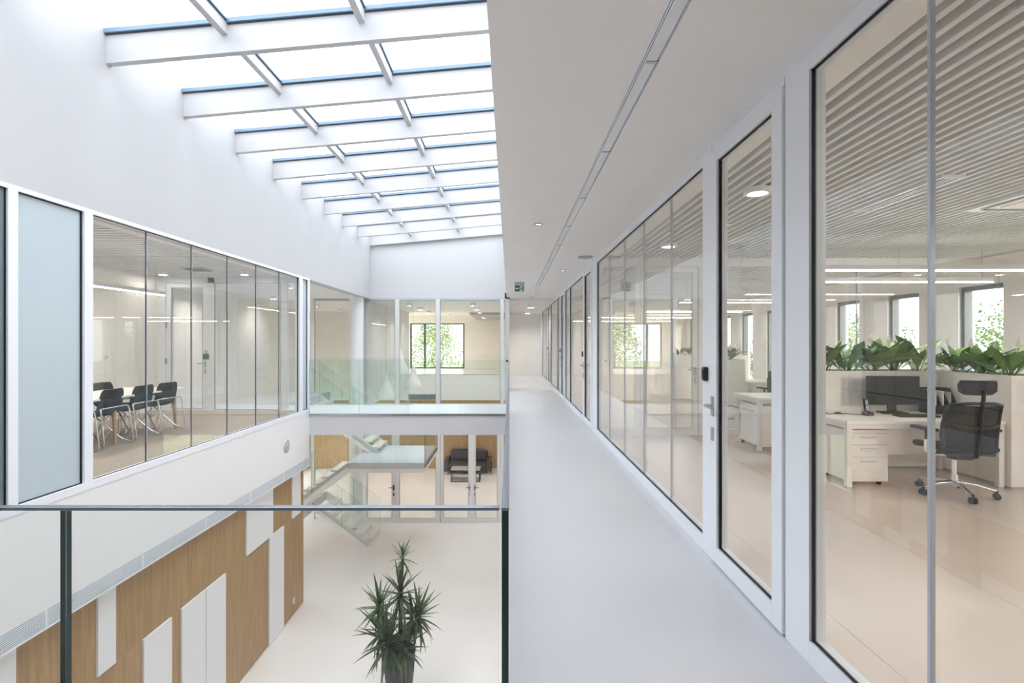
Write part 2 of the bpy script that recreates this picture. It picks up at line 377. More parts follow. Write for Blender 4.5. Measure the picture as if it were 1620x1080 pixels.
box('plate', 'sign_green', -6.37, -6.24, Y5-.054, Y5-.034, 1.14, 1.26, cr, bev=.004); box('loop', 'brushed', -6.33, -6.28, Y5-.058, Y5-.036, 1.26, 1.33, cr)

# ------------------------------------------------------------------ skylight
w2 = sroot('window_2', (-2.1, 8.5, 4.3), 'sloping glazed skylight over the atrium with white rafters', 'skylight')
SL = .088
def zt(x): return 4.40+SL*(x-XL)
for i in range(-1, 10):
    y = 4.17+1.29*i
    if y > YG: break
    MB().prism([(XL-.02, zt(XL)), (-.05, zt(-.05)), (-.05, zt(-.05)+.29), (XL-.02, zt(XL)+.29)], y, y+.075).build('rafter', 'rafter_white', w2)
    g = MB()
    g.prism([(XL, zt(XL)+.29), (-.05, zt(-.05)+.29), (-.05, zt(-.05)+.302), (XL, zt(XL)+.302)], y-.012, y+.087); g.build('rafter_gasket', 'dark_frame', w2)
    g = MB(); g.prism([(XL, zt(XL)+.302), (-.05, zt(-.05)+.302), (-.05, zt(-.05)+.345), (XL, zt(XL)+.345)], y-.035, y+.11); g.build('rafter_cap', 'blue_frame', w2)
for i in range(-1, 9):
    y0 = 4.17+1.29*i+.075; y1 = y0+1.215
    y1 = min(y1, YG)
    for x in (-2.97, -1.54):
        z = zt(x)
        MB().prism([(x-.035, z+.19), (x+.035, z+.19), (x+.035, z+.31), (x-.035, z+.31)], y0, y1).build('glazing_bar', 'rafter_white', w2)
        MB().prism([(x-.045, z+.31), (x+.045, z+.31), (x+.045, z+.32), (x-.045, z+.32)], y0, y1).build('bar_gasket', 'dark_frame', w2)
        MB().prism([(x-.055, z+.32), (x+.055, z+.32), (x+.055, z+.345), (x-.055, z+.345)], y0, y1).build('bar_cap', 'blue_frame', w2)
    xb = [XL-.05, -2.97, -1.54, .0]
    for a, b in zip(xb, xb[1:]):
        MB().prism([(a+.02, zt(a)+.34), (b-.02, zt(b)+.34), (b-.02, zt(b)+.36), (a+.02, zt(a)+.36)], y0-.05, y1+.05).build('glass_pane', 'glass_sky', w2)
struct(box('wall_right_upstand', 'plaster_lit', -.09, .02, 1.0, YG+.1, ZC+.12, 5.12), 'white skylight upstand over the corridor edge', 'wall')
struct(box('wall_far', 'plaster_lit', XL-.25, .02, YG, YG+.2, ZC-.03, 5.2), 'white far end wall under the skylight', 'wall')
struct(box('wall_near', 'plaster_lit', XL-.25, .02, 1.0, 1.2, ZC, 5.2), 'white near end wall under the skylight', 'wall')
struct(box('wall_back', 'plaster', XL-.2, XR+.07, -2.7, -2.5, ZG, 3), 'white wall behind the landing', 'wall')
struct(box('wall_office_back', 'cream_wall', XR, XF, -9.6, -9.4, 0, 3), 'cream rear wall of the front office', 'wall')
struct(box('wall_right_rear', 'plaster', XR, XR+.1, -9.4, -2.5, 0, 3), 'plain white wall continuing the glass front behind the landing', 'wall')

# ------------------------------------------------------------------ corridor ceiling with the recessed light channel
XS0, XS1 = .628, .725
c = MB(); c.box(-.09, XS0, 1.0, YG+.3, ZC, ZC+.12); c.box(XS1, XR-.0, -2.5, YG+.3, ZC, ZC+.12); c.box(XL-.2, XS0, -2.5, 1.0, ZC, ZC+.12)
c.box(XS0-.02, XS1+.02, -2.5, YG+.3, ZC+.09, ZC+.12); c.box(.0, XR, YG+.3, YE, ZC-.07, ZC+.12)
struct(c.build('ceiling', 'ceiling_white'), 'grey white corridor ceiling with a recessed light channel', 'ceiling')
struct(box('ceiling', 'plaster', -9, XF+.3, -9.6, 1.0, ZC+.13, ZC+.3), 'roof slab over the landing', 'ceiling')
struct(box('ceiling', 'plaster', .02, XF+.3, 1.0, YE+.2, ZC+.13, ZC+.3), 'roof slab over corridor and offices', 'ceiling')
struct(box('ceiling', 'ceiling_white', -9, XL-.25, 11.0, YE, 2.81, 3.0), 'pale ceiling of the stair lobby', 'ceiling')
struct(box('ceiling', 'plaster', -9, XL-.25, 1.0, 11.0, 2.97, 3.1), 'roof slab over the meeting room', 'ceiling')
tr = struct(MB().box(XS0, XS0+.006, 1.3, YG, ZC-.004, ZC+.09).box(XS0+.013, XS0+.018, 1.3, YG, ZC+.0, ZC+.09).box(XS0+.024, XS0+.028, 1.3, YG, ZC+.0, ZC+.09).box(XS1-.005, XS1, 1.3, YG, ZC-.003, ZC+.09).build('trim_1', 'frame_white'), 'aluminium edge profile of the ceiling light channel', 'trim')
for i in range(12):
    y = 1.35+i*1.2
    l = thing('channel_light', 'unlit white tube light, %s from the camera, recessed in the corridor ceiling channel' % ORD[i], 'light', (.68, y+.58, ZC+.005), group='tube lights in the corridor ceiling channel', world=True)
    box('housing', 'frame_white', XS0+.03, XS1-.008, y, y+1.19, ZC+.03, ZC+.088, l)
    box('diffuser', 'diffuser_off', XS0+.03, XS1-.012, y+.008, y+1.182, ZC+.006, ZC+.03, l, bev=.004)
    box('end_clip', 'joint_light', XS0+.028, XS1-.006, y+1.182, y+1.196, ZC+.002, ZC+.03, l)
def spot(label, x, y, z, r, group):
    d = thing('ceiling_downlight', label, 'light', (x, y, z-.09), group=group, world=True)
    MB().lathe([(r, .09), (r, 0), (r*.9, 0), (r*.9, .07)], 28, (x, y, z-.09)).build('housing', 'frame_white', d)  # can made deep so the bright lens stays hidden from the camera
    MB().lathe([(r*.88, .066), (.01, .064)], 24, (x, y, z-.09)).build('lens', 'lamp_strong', d)
def downlight(label, x, y, z, r, mrim='frame_white', lit=False, drop=.012, group=None, lamp='lamp_white'):
    d = thing('ceiling_downlight', label, 'light', (x, y, z-drop), group=group, world=True)
    MB().lathe([(r, drop), (r, 0), (r*.72, 0), (r*.62, drop*.6)], 28, (x, y, z-drop)).build('rim', mrim, d)
    MB().lathe([(r*.66, drop*.5), (.01, drop*.4)], 24, (x, y, z-drop)).build('lens', lamp if lit else 'diffuser_off', d)
    return d
downlight('small round downlight in the corridor ceiling nearest the camera', .332, 5.99, ZC, .05, 'laminate_grey', True, lamp='lamp_dim')
downlight('small round downlight in the corridor ceiling beside the light channel', .995, 9.83, ZC, .055, 'laminate_grey', True, lamp='lamp_dim')
for i, (x, y) in enumerate(((.75, 18.2), (.75, 22.0))):  # added lamps, only there to brighten the dark corridor end
    spot('added round fill downlight in the far corridor ceiling, %s beyond the bridge' % ORD[i], x, y, ZC-.07, .13, 'added fill downlights in the far corridor')
for i, (x, y) in enumerate(((-6.7, 11.9), (-6.7, 14.9), (-5.0, 11.9), (-6.6, 18.0), (-6.6, 20.5))):
    spot('round downlight in the pale lobby ceiling beyond the meeting room, %s from the bridge' % ORD[i], x, y, 2.81, .09, 'downlights in the stair lobby')
for i, (x, y) in enumerate(((-3.3, 17.3), (-1.2, 17.3), (-3.3, 19.4), (-1.2, 19.4), (-3.3, 21.5), (-1.2, 21.5))):  # no such lamps known in the hall; added because it needs light
    spot('added round fill downlight in the white ceiling of the far hall, %s from the glazing' % ORD[i], x, y, 2.78, .10, 'added fill downlights in the far hall')
for i, (x, y) in enumerate(((-4.8, 24.3), (-1.2, 24.3), (-3.0, 26.2))):  # lamps added to lift the brightness of the lounge
    spot('added round fill downlight in the far upper lounge ceiling, %s from the railing' % ORD[i], x, y, 2.9 if x < -1.8 else 2.70, .10, 'added fill downlights in the far lounge')
sd = thing('ceiling_air_valve', 'round grey disc air valve in the corridor ceiling by the glass wall', 'vent', (1.20, 8.3, ZC-.03), world=True)
MB().lathe([(.11, .03), (.12, .012), (.115, .006)], 28, (1.20, 8.3, ZC-.03)).build('ring', 'laminate_grey', sd)
MB().lathe([(.085, .01), (.08, 0), (.01, -.002)], 28, (1.20, 8.3, ZC-.03)).build('disc', 'joint_light', sd)

# exit sign
ex = thing('exit_sign', 'green emergency exit sign with arrow hanging from the corridor ceiling', 'sign', (.228, 11.8, 2.64), world=True)
box('bracket', 'joint_light', .118, .338, 11.785, 11.825, 2.77, ZC, ex)
box('panel', 'sign_green', .123, .333, 11.79, 11.81, 2.64, 2.77, ex)
ya = 11.789
MB().prism([(.135, 2.705), (.168, 2.738), (.168, 2.716), (.205, 2.716), (.205, 2.694), (.168, 2.694), (.168, 2.672)], ya-.003, ya+.002).build('arrow', 'sign_white', ex)
MB().box(.228, .326, ya-.002, ya+.002, 2.648, 2.762).build('pictogram_field', 'sign_white', ex)
run = MB(); run.box(.282, .318, ya-.005, ya, 2.655, 2.755); run.lathe([(.009, 0), (.009, .003)], 12).rot(Matrix.Identity(4))
run = MB(); run.box(.287, .318, ya-.005, ya, 2.655, 2.755)
run.prism([(.246, 2.722), (.262, 2.722), (.266, 2.692), (.278, 2.668), (.270, 2.664), (.256, 2.686), (.246, 2.668), (.234, 2.662), (.234, 2.670), (.244, 2.692)], ya-.005, ya)
run.prism([(.250, 2.745), (.262, 2.745), (.262, 2.730), (.250, 2.730)], ya-.005, ya); run.prism([(.262, 2.722), (.282, 2.708), (.280, 2.702), (.262, 2.710)], ya-.005, ya)
run.build('pictogram', 'sign_green', ex)

# ------------------------------------------------------------------ right glass wall
wr = sroot('wall_right', (XR+.05, 8, 0), 'long glass wall in white frames between corridor and offices', 'wall')
XA, XB = XR-.01, XR+.07
def rail_sec(y0, y1):
    box('bottom_rail', 'frame_white', XA, XB, y0, y1, 0, .105, wr, bev=.002); box('top_rail', 'frame_white', XA, XB, y0, y1, 2.772, ZC, wr, bev=.002)
def post(y0, y1): box('post', 'frame_white', XA, XB, y0, y1, 0, ZC, wr, bev=.002)
def fixed(y0, y1, joints):
    rail_sec(y0, y1)
    js = [y0]+joints+[y1]
    for a, b in zip(js, js[1:]):
        box('glass_pane', ['glass_office', 'glass_edge_pale'], XR+.012, XR+.024, a+.004, b-.004, .105, 2.772, wr, edge=1)
    for y in joints: box('pane_joint', 'joint_light', XR+.009, XR+.027, y-.006, y+.006, .105, 2.772, wr)
    gasket(wr, XR+.003, XR+.013, y0, y1, .105, 2.772, .014)
def rdoor(n, y0, y1, label, far_handle=True):
    d = sroot('door_%d' % n, (XR+.03, (y0+y1)/2, 0), label, 'door')
    s = .105; xa, xb = XR-.022, XR+.055
    f = MB(); f.box(xa, xb, y0, y0+s, .012, 2.80); f.box(xa, xb, y1-s, y1, .012, 2.80); f.box(xa, xb, y0+s, y1-s, .012, .12); f.box(xa, xb, y0+s, y1-s, 2.72, 2.80)
    f.build('leaf_frame', 'frame_white', d, bev=.002)
    box('seam', 'gasket_black', XR-.002, XB-.01, y0-.006, y1+.006, .004, 2.808, d)  if False else None
    MB().box(XR-.004, XB-.02, y0-.006, y0, 0, 2.806).box(XR-.004, XB-.02, y1, y1+.006, 0, 2.806).box(XR-.004, XB-.02, y0, y1, 2.80, 2.806).build('seam', 'joint_grey', d)
    box('glass_pane', ['glass_office', 'glass_edge_pale'], XR+.004, XR+.016, y0+s, y1-s, .12, 2.72, d, edge=1)
    gasket(d, XR-.006, XR+.003, y0+s, y1-s, .12, 2.72, .012)
    hy = y1-.045 if far_handle else y0+.045; sg = -1 if far_handle else 1
    for xs, dr in ((xa, -1), (xb, 1)):
        h = MB(); h.box(min(xs, xs+dr*.009), max(xs, xs+dr*.009), hy-.019, hy+.019, 1.0, 1.13)
        h.tube([(xs, hy, 1.07), (xs+dr*.05, hy, 1.07), (xs+dr*.058, hy+sg*.015, 1.07), (xs+dr*.058, hy+sg*.13, 1.068)], .0105, 10)
        ho = h.build('handle', 'brushed', d)
        MB().box(min(xs, xs+dr*.009), max(xs, xs+dr*.009), hy-.017, hy+.017, .83, .92).lathe([(.009, 0), (.009, .004)], 10).build('lock_plate', 'brushed', ho) if False else MB().box(min(xs, xs+dr*.009), max(xs, xs+dr*.009), hy-.017, hy+.017, .83, .92).build('lock_plate', 'brushed', ho)
    MB().box(XA+.002, XB, y0, y1, 2.808, ZC).build('head_frame', 'frame_white', d)
    MB().box(XR-.002, XB, y0, y1, 0, .01).build('threshold', 'joint_grey', d)
    return d
fixed(-2.4, 2.45, [-1.2, -.3, .77, 1.773]); post(2.45, 2.66)
rdoor(1, 2.672, 3.622, 'white framed glass office door nearest the camera with lever handle')
post(3.632, 3.80)
fixed(3.80, 8.41, [4.614, 5.546, 6.49, 7.457]); post(8.41, 8.87)
rdoor(2, 8.88, 9.86, 'white framed glass office door second along the corridor')
post(9.87, 9.98); fixed(9.98, 12.2, []); post(12.2, 12.28); fixed(12.28, 13.2, []); post(13.2, 13.28)
rdoor(3, 13.29, 14.25, 'white framed glass office door in the middle of the far corridor')
post(14.26, 14.36); fixed(14.36, 15.35, []); post(15.35, 15.45); fixed(15.45, 17.9, [16.0]); post(17.9, 18.0)
rdoor(4, 18.01, 18.97, 'white framed glass office door near the corridor end')
post(18.98, 19.1); fixed(19.1, 22.4, [20.3]); post(22.4, YE)
for i, (y, lab) in enumerate(((3.715, 'black card reader on the frame beside the first glass office door'), (9.925, 'black card reader on the frame beside the second glass office door'),
                              (14.31, 'black card reader on the frame beside the middle corridor door'), (19.04, 'black card reader on the frame by the last corridor door'))):
    r = thing('card_reader', lab, 'card reader', (XA, y, 1.23), group='card readers along the corridor', world=True)
    box('body', 'card_black', XA-.028, XA, y-.028, y+.028, 1.225, 1.325, r, bev=.008)
    box('key_field', 'gasket_black', XA-.031, XA-.027, y-.018, y+.018, 1.24, 1.305, r)
struct(box('wall_end', 'cream_wall', -.2, XF, YE, YE+.2, 0, 3), 'cream end wall of the corridor', 'wall')
struct(box('wall_pier', 'grey_wall', -.14, 0, YG, YE, -.45, 3), 'grey wall between corridor end and far hall', 'wall')
kn = thing('door_contact', 'tiny black knob on the grey pier beside the bridge', 'knob', (-.07, YG-.03, .9), world=True)
MB().lathe([(.03, 0), (.03, .02), (.02, .03)], 14).rot(Matrix.Translation((-.07, YG, .93)) @ Matrix.Rotation(PI/2, 4, 'X')).build('cap', 'rubber', kn)
MB().lathe([(.04, 0), (.04, .008)], 14).rot(Matrix.Translation((-.07, YG, .93)) @ Matrix.Rotation(PI/2, 4, 'X')).build('rose', 'brushed', kn)

# ------------------------------------------------------------------ offices: ceilings, partition, facade
def slat_ceiling(y0, y1, x0, x1, label):
    c = struct(box('ceiling', 'plenum', XR, XF, y0, y1, 2.93, 2.97), label, 'ceiling')
    box('plain_border', 'ceiling_white', XR+.07, 1.71, y0, y1, ZC-.005, 2.93, c)
    box('plain_border', 'ceiling_white', x1, XF, y0, y1, ZC-.005, 2.93, c)
    n = int((x1-x0)/.0975); s0 = None
    for i in range(n):
        if s0 is None: s0 = box('slat', 'slat_white', x0, x0+.036, y0, y1, ZC-.005, ZC+.065, c)
        else: dup(s0, c, s0.location+Vector((i*.0975, 0, 0)))
slat_ceiling(-9.4, 8.43, 1.76, 7.6, 'slatted white baffle ceiling of the front office')
slat_ceiling(8.51, YE, 1.76, 7.6, 'slatted white baffle ceiling of the office beyond the partition')
YP = 8.47
wp = sroot('wall_partition', (4.6, YP, 0), 'glass partition with white rails between the two offices', 'wall')
f = MB(); f.box(XR+.07, XF-.1, YP-.04, YP+.04, 2.72, ZC+.08); f.box(XR+.07, 2.02, YP-.04, YP+.04, 0, .1); f.box(3.10, XF-.1, YP-.04, YP+.04, 0, .1)
f.box(2.02, 2.10, YP-.04, YP+.04, .0, 2.72); f.box(3.04, 3.12, YP-.04, YP+.04, 0, 2.72); f.build('frame', 'frame_warm', wp)
for a, b in ((XR+.07, 2.02), (3.12, 4.36), (4.37, 5.6), (5.61, 6.8), (6.81, XF-.1)): box('glass_pane', ['glass_clear', 'glass_edge_pale'], a, b, YP-.006, YP+.006, .1, 2.72, wp, edge=1)
for x in (4.365, 5.605, 6.805): box('pane_joint', 'joint_grey', x-.005, x+.005, YP-.009, YP+.009, .1, 2.72, wp)
d6 = sroot('door_6', (2.57, YP, 0), 'white framed glass door in the partition between offices', 'door')
gdoor(d6, 2.11, 3.03, YP, 2.70, .085, 1, 'frame_warm', 'glass_clear')
# facade
wf = MB(); yk = [8.50+1.75*k for k in range(-10, 9)]; prev = -9.6
for y in yk:
    wf.box(XF, XF+.3, prev, y, 0, 3); prev = y+.85
wf.box(XF, XF+.3, prev, YE+.3, 0, 3)
for y in yk: wf.box(XF, XF+.3, y, y+.85, -.4, .12); wf.box(XF, XF+.3, y, y+.85, 2.47, 3)
wf.box(XF, XF+.3, -9.6, YE+.3, -4.1, 0)
struct(wf.build('wall_facade', 'slab_white'), 'white piers of the outer office wall between the windows', 'wall')
for k, y in enumerate(yk):
    w = sroot('window_%d' % (10+k), (XF+.12, y+.42, .12), 'tall narrow office window %d with dark frame' % (k+1), 'window')
    w['label'] = 'tall narrow dark framed window in the outer office wall'; w['group'] = 'office facade windows'
    g = MB(); x0, x1 = XF+.06, XF+.20
    g.box(x0, x1, y, y+.06, .12, 2.47); g.box(x0, x1, y+.79, y+.85, .12, 2.47); g.box(x0, x1, y+.06, y+.79, .12, .19); g.box(x0, x1, y+.06, y+.79, 2.40, 2.47)
    g.build('frame', 'window_frame', w)
    box('glass_pane', 'glass_clear', XF+.12, XF+.135, y+.06, y+.79, .19, 2.40, w)

# ------------------------------------------------------------------ far glazing of the atrium (two storeys)
wg = sroot('window_3', (-3, YG, ZG), 'two storey glazed screen across the far end of the atrium', 'window')
def far_post(x, w, z0, z1): box('post', 'frame_warm', x-w/2, x+w/2, YG-.06, YG+.07, z0, z1, wg)
for x, w in ((-5.95, .1), (-3.39, .12), (-2.16, .12), (-.22, .1)): far_post(x, w, ZG, 2.80)
far_post(-1.13, .13, ZG, -.45)
box('head_rail', 'joint_light', -5.95, -.14, YG-.05, YG+.05, 2.76, 2.82, wg)
box('transom', 'frame_warm', -5.95, -.14, YG-.04, YG+.05, -.5, -.36, wg)
box('sill_rail', 'frame_warm', -5.9, -2.1, YG-.05, YG+.05, ZG, ZG+.12, wg)
xs = [-5.9, -4.6, -3.45, -3.33, -2.22, -2.10, -.27]
for a, b in ((-5.9, -4.62), (-4.58, -3.45), (-3.33, -2.22), (-2.10, -.27)): box('glass_pane', ['glass_clear', 'glass_edge_pale'], a, b, YG-.006, YG+.006, -.36, 2.76, wg, edge=1)
for a, b in ((-5.9, -5.2), (-5.18, -4.4), (-3.33, -2.22)): box('glass_pane', ['glass_clear', 'glass_edge_pale'], a, b, YG-.006, YG+.006, ZG+.12, -.5, wg, edge=1)
for a, b in ((-4.58, -3.45), (-3.33, -2.22), (-2.10, -.27)): gasket(wg, a, b, YG-.03, YG-.01, -.36, 2.76, .018, 'joint_grey', 'y')
gasket(wg, -3.33, -2.22, YG-.03, YG-.01, ZG+.12, -.5, .018, 'joint_grey', 'y')
def gleaf(n, x0, x1, label, hx):
    d = sroot('door_%d' % n, ((x0+x1)/2, YG, ZG), label, 'door')
    f = MB(); f.box(x0, x0+.09, YG-.035, YG+.035, ZG+.01, -.5); f.box(x1-.09, x1, YG-.035, YG+.035, ZG+.01, -.5); f.box(x0+.09, x1-.09, YG-.035, YG+.035, ZG+.01, ZG+.13); f.box(x0+.09, x1-.09, YG-.035, YG+.035, -.6, -.5)
    f.build('leaf_frame', 'frame_warm', d)
    box('glass_pane', 'glass_clear', x0+.09, x1-.09, YG-.006, YG+.006, ZG+.13, -.6, d)
    gasket(d, x0+.09, x1-.09, YG-.038, YG-.01, ZG+.13, -.6, .014, 'joint_grey', 'y')
    sg = 1 if hx < (x0+x1)/2 else -1
    h = MB().box(hx-.025, hx+.025, YG-.045, YG-.034, ZG+.97, ZG+1.13).tube([(hx, YG-.04, ZG+1.06), (hx, YG-.09, ZG+1.06), (hx+sg*.14, YG-.09, ZG+1.06)], .013, 8).build('handle', 'dark_frame', d)
    MB().box(hx-.02, hx+.02, YG-.044, YG-.034, ZG+.80, ZG+.90).build('lock_plate', 'dark_frame', h)
gleaf(7, -2.09, -1.145, 'closed half of the glass double door before the sofa lounge', -1.19)
gleaf(8, -1.115, -.28, 'right half of the glass double door before the sofa lounge', -1.07)
gleaf(9, -4.39, -3.46, 'single glass door behind the staircase on the ground floor', -3.50)
col_ = thing('column', 'round white structural column rising beside the staircase', 'column', (-4.50, 15.42, ZG), world=True)
MB().lathe([(.205, 0), (.205, 6.76)], 40, (-4.50, 15.42, ZG)).build('shaft', 'slab_white', col_)
MB().lathe([(.212, 0), (.212, .06)], 40, (-4.50, 15.42, ZG)).build('base_ring', 'joint_light', col_)

# far hall behind the glazing
h = MB(); h.box(-4.53, -4.33, YG+.1, 22.6, -.45, 2.8); struct(h.build('wall_hall', 'grey_wall'), 'grey side wall of the far hall', 'wall')
struct(box('ceiling', 'slab_white', -4.5, -.14, YG+.2, 22.6, 2.78, 3.0), 'white ceiling of the far hall', 'ceiling')
struct(box('wall_hall_band', 'slab_white', -8.9, -.14, 22.6, 22.8, -1.0, .08), 'white slab band of the far hall above the oak wall', 'wall')
wo = struct(box('wall_hall_oak', 'slab_white', -8.9, 0, 22.63, 22.8, ZG, -1.0), 'oak clad back wall of the far lounge behind the sofa', 'wall')
for i in range(8): box('oak_panel', 'oak_veneer', -8.9+i*1.1125+.002, -8.9+(i+1)*1.1125-.002, 22.6, 22.63, ZG+.02, -1.0, wo)
struct(box('wall_hall_side', 'slab_white', -.14, .05, YG, 22.6, ZG, -.45), 'white side wall of the sofa lounge', 'wall')
struct(box('wall_lobby', 'cream_wall', -8.9, -4.5, 22.4, 22.6, -.45, 2.81), 'cream lobby wall far left', 'wall')
lw = MB().box(-9.0, -8.8, -3, 11, ZG, 3)
for a, b in ((11, 11.5), (15.0, 16.4), (22.2, 23)): lw.box(-9.0, -8.8, a, b, ZG, 3)
for a, b in ((11.5, 15.0), (16.4, 22.2)): lw.box(-9.0, -8.8, a, b, ZG, ZG+.3); lw.box(-9.0, -8.8, a, b, -.9, 3)
struct(lw.build('wall_stair_left', 'slab_white'), 'white outer wall behind the staircase with openings added for daylight', 'wall')
for i, (a, b, z0, z1) in enumerate(((11.5, 15.0, ZG+.3, -.9), (16.4, 22.2, ZG+.3, -.9))):  # windows added to let daylight into the dark lobby and hall
    w = sroot('window_%d' % (30+i), (-8.9, (a+b)/2, z0), 'added side window letting daylight into the stair lobby and far hall', 'window'); w['group'] = 'added daylight windows of the lobby'
    f = MB(); f.box(-8.95, -8.85, a, a+.06, z0, z1); f.box(-8.95, -8.85, b-.06, b, z0, z1); f.box(-8.95, -8.85, (a+b)/2-.03, (a+b)/2+.03, z0, z1); f.build('frame', 'dark_frame', w)
    box('glass_pane', 'glass_clear', -8.91, -8.895, a+.06, b-.06, z0, z1, w)
struct(MB().box(2.0, 2.2, -3, YG, ZG, -.45).build('wall_ground_right', 'slab_white'), 'white ground floor wall under the corridor', 'wall')
# far upper lounge
fw = MB(); Yb = 28.0; fw.box(-6, -5.3, Yb, Yb+.2, -1, 3); fw.box(-2.4, -.14, Yb, Yb+.2, -1, 3); fw.box(-5.3, -2.4, Yb, Yb+.2, 2.5, 3); fw.box(-5.3, -2.4, Yb, Yb+.2, -1, .1); fw.box(-.2, 0, YE, Yb+.2, -1, 3); fw.box(-6.2, -6, 22.8, 23.4, -1, 3); fw.box(-6.2, -6, 27.4, Yb, -1, 3)  # left side wall kept open to let daylight into the dark lounge
struct(fw.build('wall_lounge', 'cream_wall'), 'cream back wall of the far upper lounge with a wide window', 'wall')
cl = struct(box('ceiling', 'slab_white', -6.2, 0, 22.6, Yb+.2, 2.9, 3.1), 'slatted ceiling of the far upper lounge', 'ceiling')
s0 = None
for i in range(24):
    if s0 is None: s0 = box('slat', 'laminate_grey', -1.75, -1.70, 22.9, 27.9, 2.70, 2.82, cl)
    else: dup(s0, cl, s0.location+Vector((i*.065, 0, 0)))
w4 = sroot('window_4', (-3.85, Yb+.1, .1), 'wide window of the far upper lounge with trees outside', 'window')
f = MB(); f.box(-5.3, -5.22, Yb+.04, Yb+.14, .1, 2.5); f.box(-2.48, -2.4, Yb+.04, Yb+.14, .1, 2.5); f.box(-5.22, -2.48, Yb+.04, Yb+.14, .1, .16); f.box(-5.22, -2.48, Yb+.04, Yb+.14, 2.44, 2.5); f.build('frame', 'dark_frame', w4)
box('mullion', 'dark_frame', -4.57, -4.47, Yb+.02, Yb+.14, .16, 2.44, w4)
for a, b in ((-5.22, -4.57), (-4.47, -2.48)): box('glass_pane', 'glass_clear', a, b, Yb+.085, Yb+.097, .16, 2.44, w4)
lr = thing('glass_railing', 'pale glass railing at the edge of the far upper lounge', 'railing', (-2.2, 22.75, .08), world=True)
for a in (-4.3, -2.9, -1.5): box('glass_pane', ['glass_rail', 'glass_edge_pale'], a, a+1.36, 22.68, 22.695, .08, .95, lr, edge=1)
box('floor_channel', 'steel', -4.3, -.15, 22.66, 22.715, .08, .11, lr)
for x, z, s, lab in ((-4.05, -.35, 1, 'white cone pendant lamp hanging lowest on the left in far hall'), (-3.75, .42, 1.05, 'white cone pendant lamp hanging highest in far hall'), (-3.42, -.08, .95, 'white cone pendant lamp hanging right of the others in far hall')):
    yq = 17.2+[-4.05, -3.75, -3.42].index(x)*.75
    p = thing('pendant_lamp', lab, 'lamp', (x, yq, z), group='cone pendants in the far hall', world=True)
    MB().lathe([(.31*s, 0), (.315*s, .05*s), (.26*s, .17*s), (.15*s, .40*s), (.06*s, .68*s), (.02*s, .82*s)], 24, (x, yq, z)).build('shade', 'slab_white', p)
    MB().tube([(x, yq, z+.8*s), (x, yq, 2.78)], .004, 6).build('cord', 'joint_light', p)
vg = thing('wall_vent', 'dark grey vent slot low in the white band of the far hall', 'vent', (-3.77, 22.6, -.98), world=True)
box('frame', 'joint_grey', -4.36, -3.16, 22.575, 22.6, -.98, -.74, vg)
for i in range(5): box('blade', 'window_frame', -4.33, -3.19, 22.565, 22.575, -.965+i*.045, -.935+i*.045, vg)

# ------------------------------------------------------------------ railings
rn = thing('glass_railing', 'frameless glass railing with thin steel cap across the near landing', 'railing', (-2, 1.26, -.4), world=True)
for a, b in ((-4.15, -2.62), (-2.60, -1.072), (-1.058, -.026)): box('glass_pane', ['glass_rail', 'glass_edge'], a, b, 1.252, 1.268, -.4, 1.098, rn, edge=1)
box('steel_cap', 'steel_cap', -4.15, -.024, 1.250, 1.270, 1.098, 1.106, rn, bev=.001)
rc = thing('glass_railing', 'frameless glass railing with steel cap running along the corridor edge', 'railing', (-.009, 6, -.4), world=True)
ys = [1.25, 3.2, 5.15, 7.1, 9.05, 11.0]
for a, b in zip(ys, ys[1:]): box('glass_pane', ['glass_rail', 'glass_edge'], -.0185, -.002, a+.004, b-.004, -.4, 1.098, rc, edge=1)
box('steel_cap', 'steel_cap', -.0195, -.001, 1.25, 11.0, 1.098, 1.106, rc, bev=.001)
rb = thing('glass_railing', 'frameless glass railing along the front edge of the far bridge', 'railing', (-2.1, 11.05, -.1), world=True)
for a, b in ((-4.19, -3.16), (-3.15, -2.13), (-2.12, -1.08), (-1.07, -.04)): box('glass_pane', ['glass_rail_green', 'glass_edge_pale'], a, b, 11.0, 11.015, -.02, 1.13, rb, edge=1)
box('floor_clamp', 'steel', -4.19, -.04, 10.995, 11.022, -.04, -.015, rb)
rr = thing('glass_railing', 'frameless glass railing on the rear left edge of the far bridge by the stairs', 'railing', (-3.3, 12.6, 0), world=True)
for a, b in ((-5.35, -4.3), (-4.28, -3.36), (-3.35, -2.4)): box('glass_pane', ['glass_rail_green', 'glass_edge_pale'], a, b, 12.59, 12.605, -.2, 1.12, rr, edge=1)
for x in (-3.4, -2.5): box('clamp', 'steel', x-.03, x+.03, 12.575, 12.62, -.12, .04, rr)

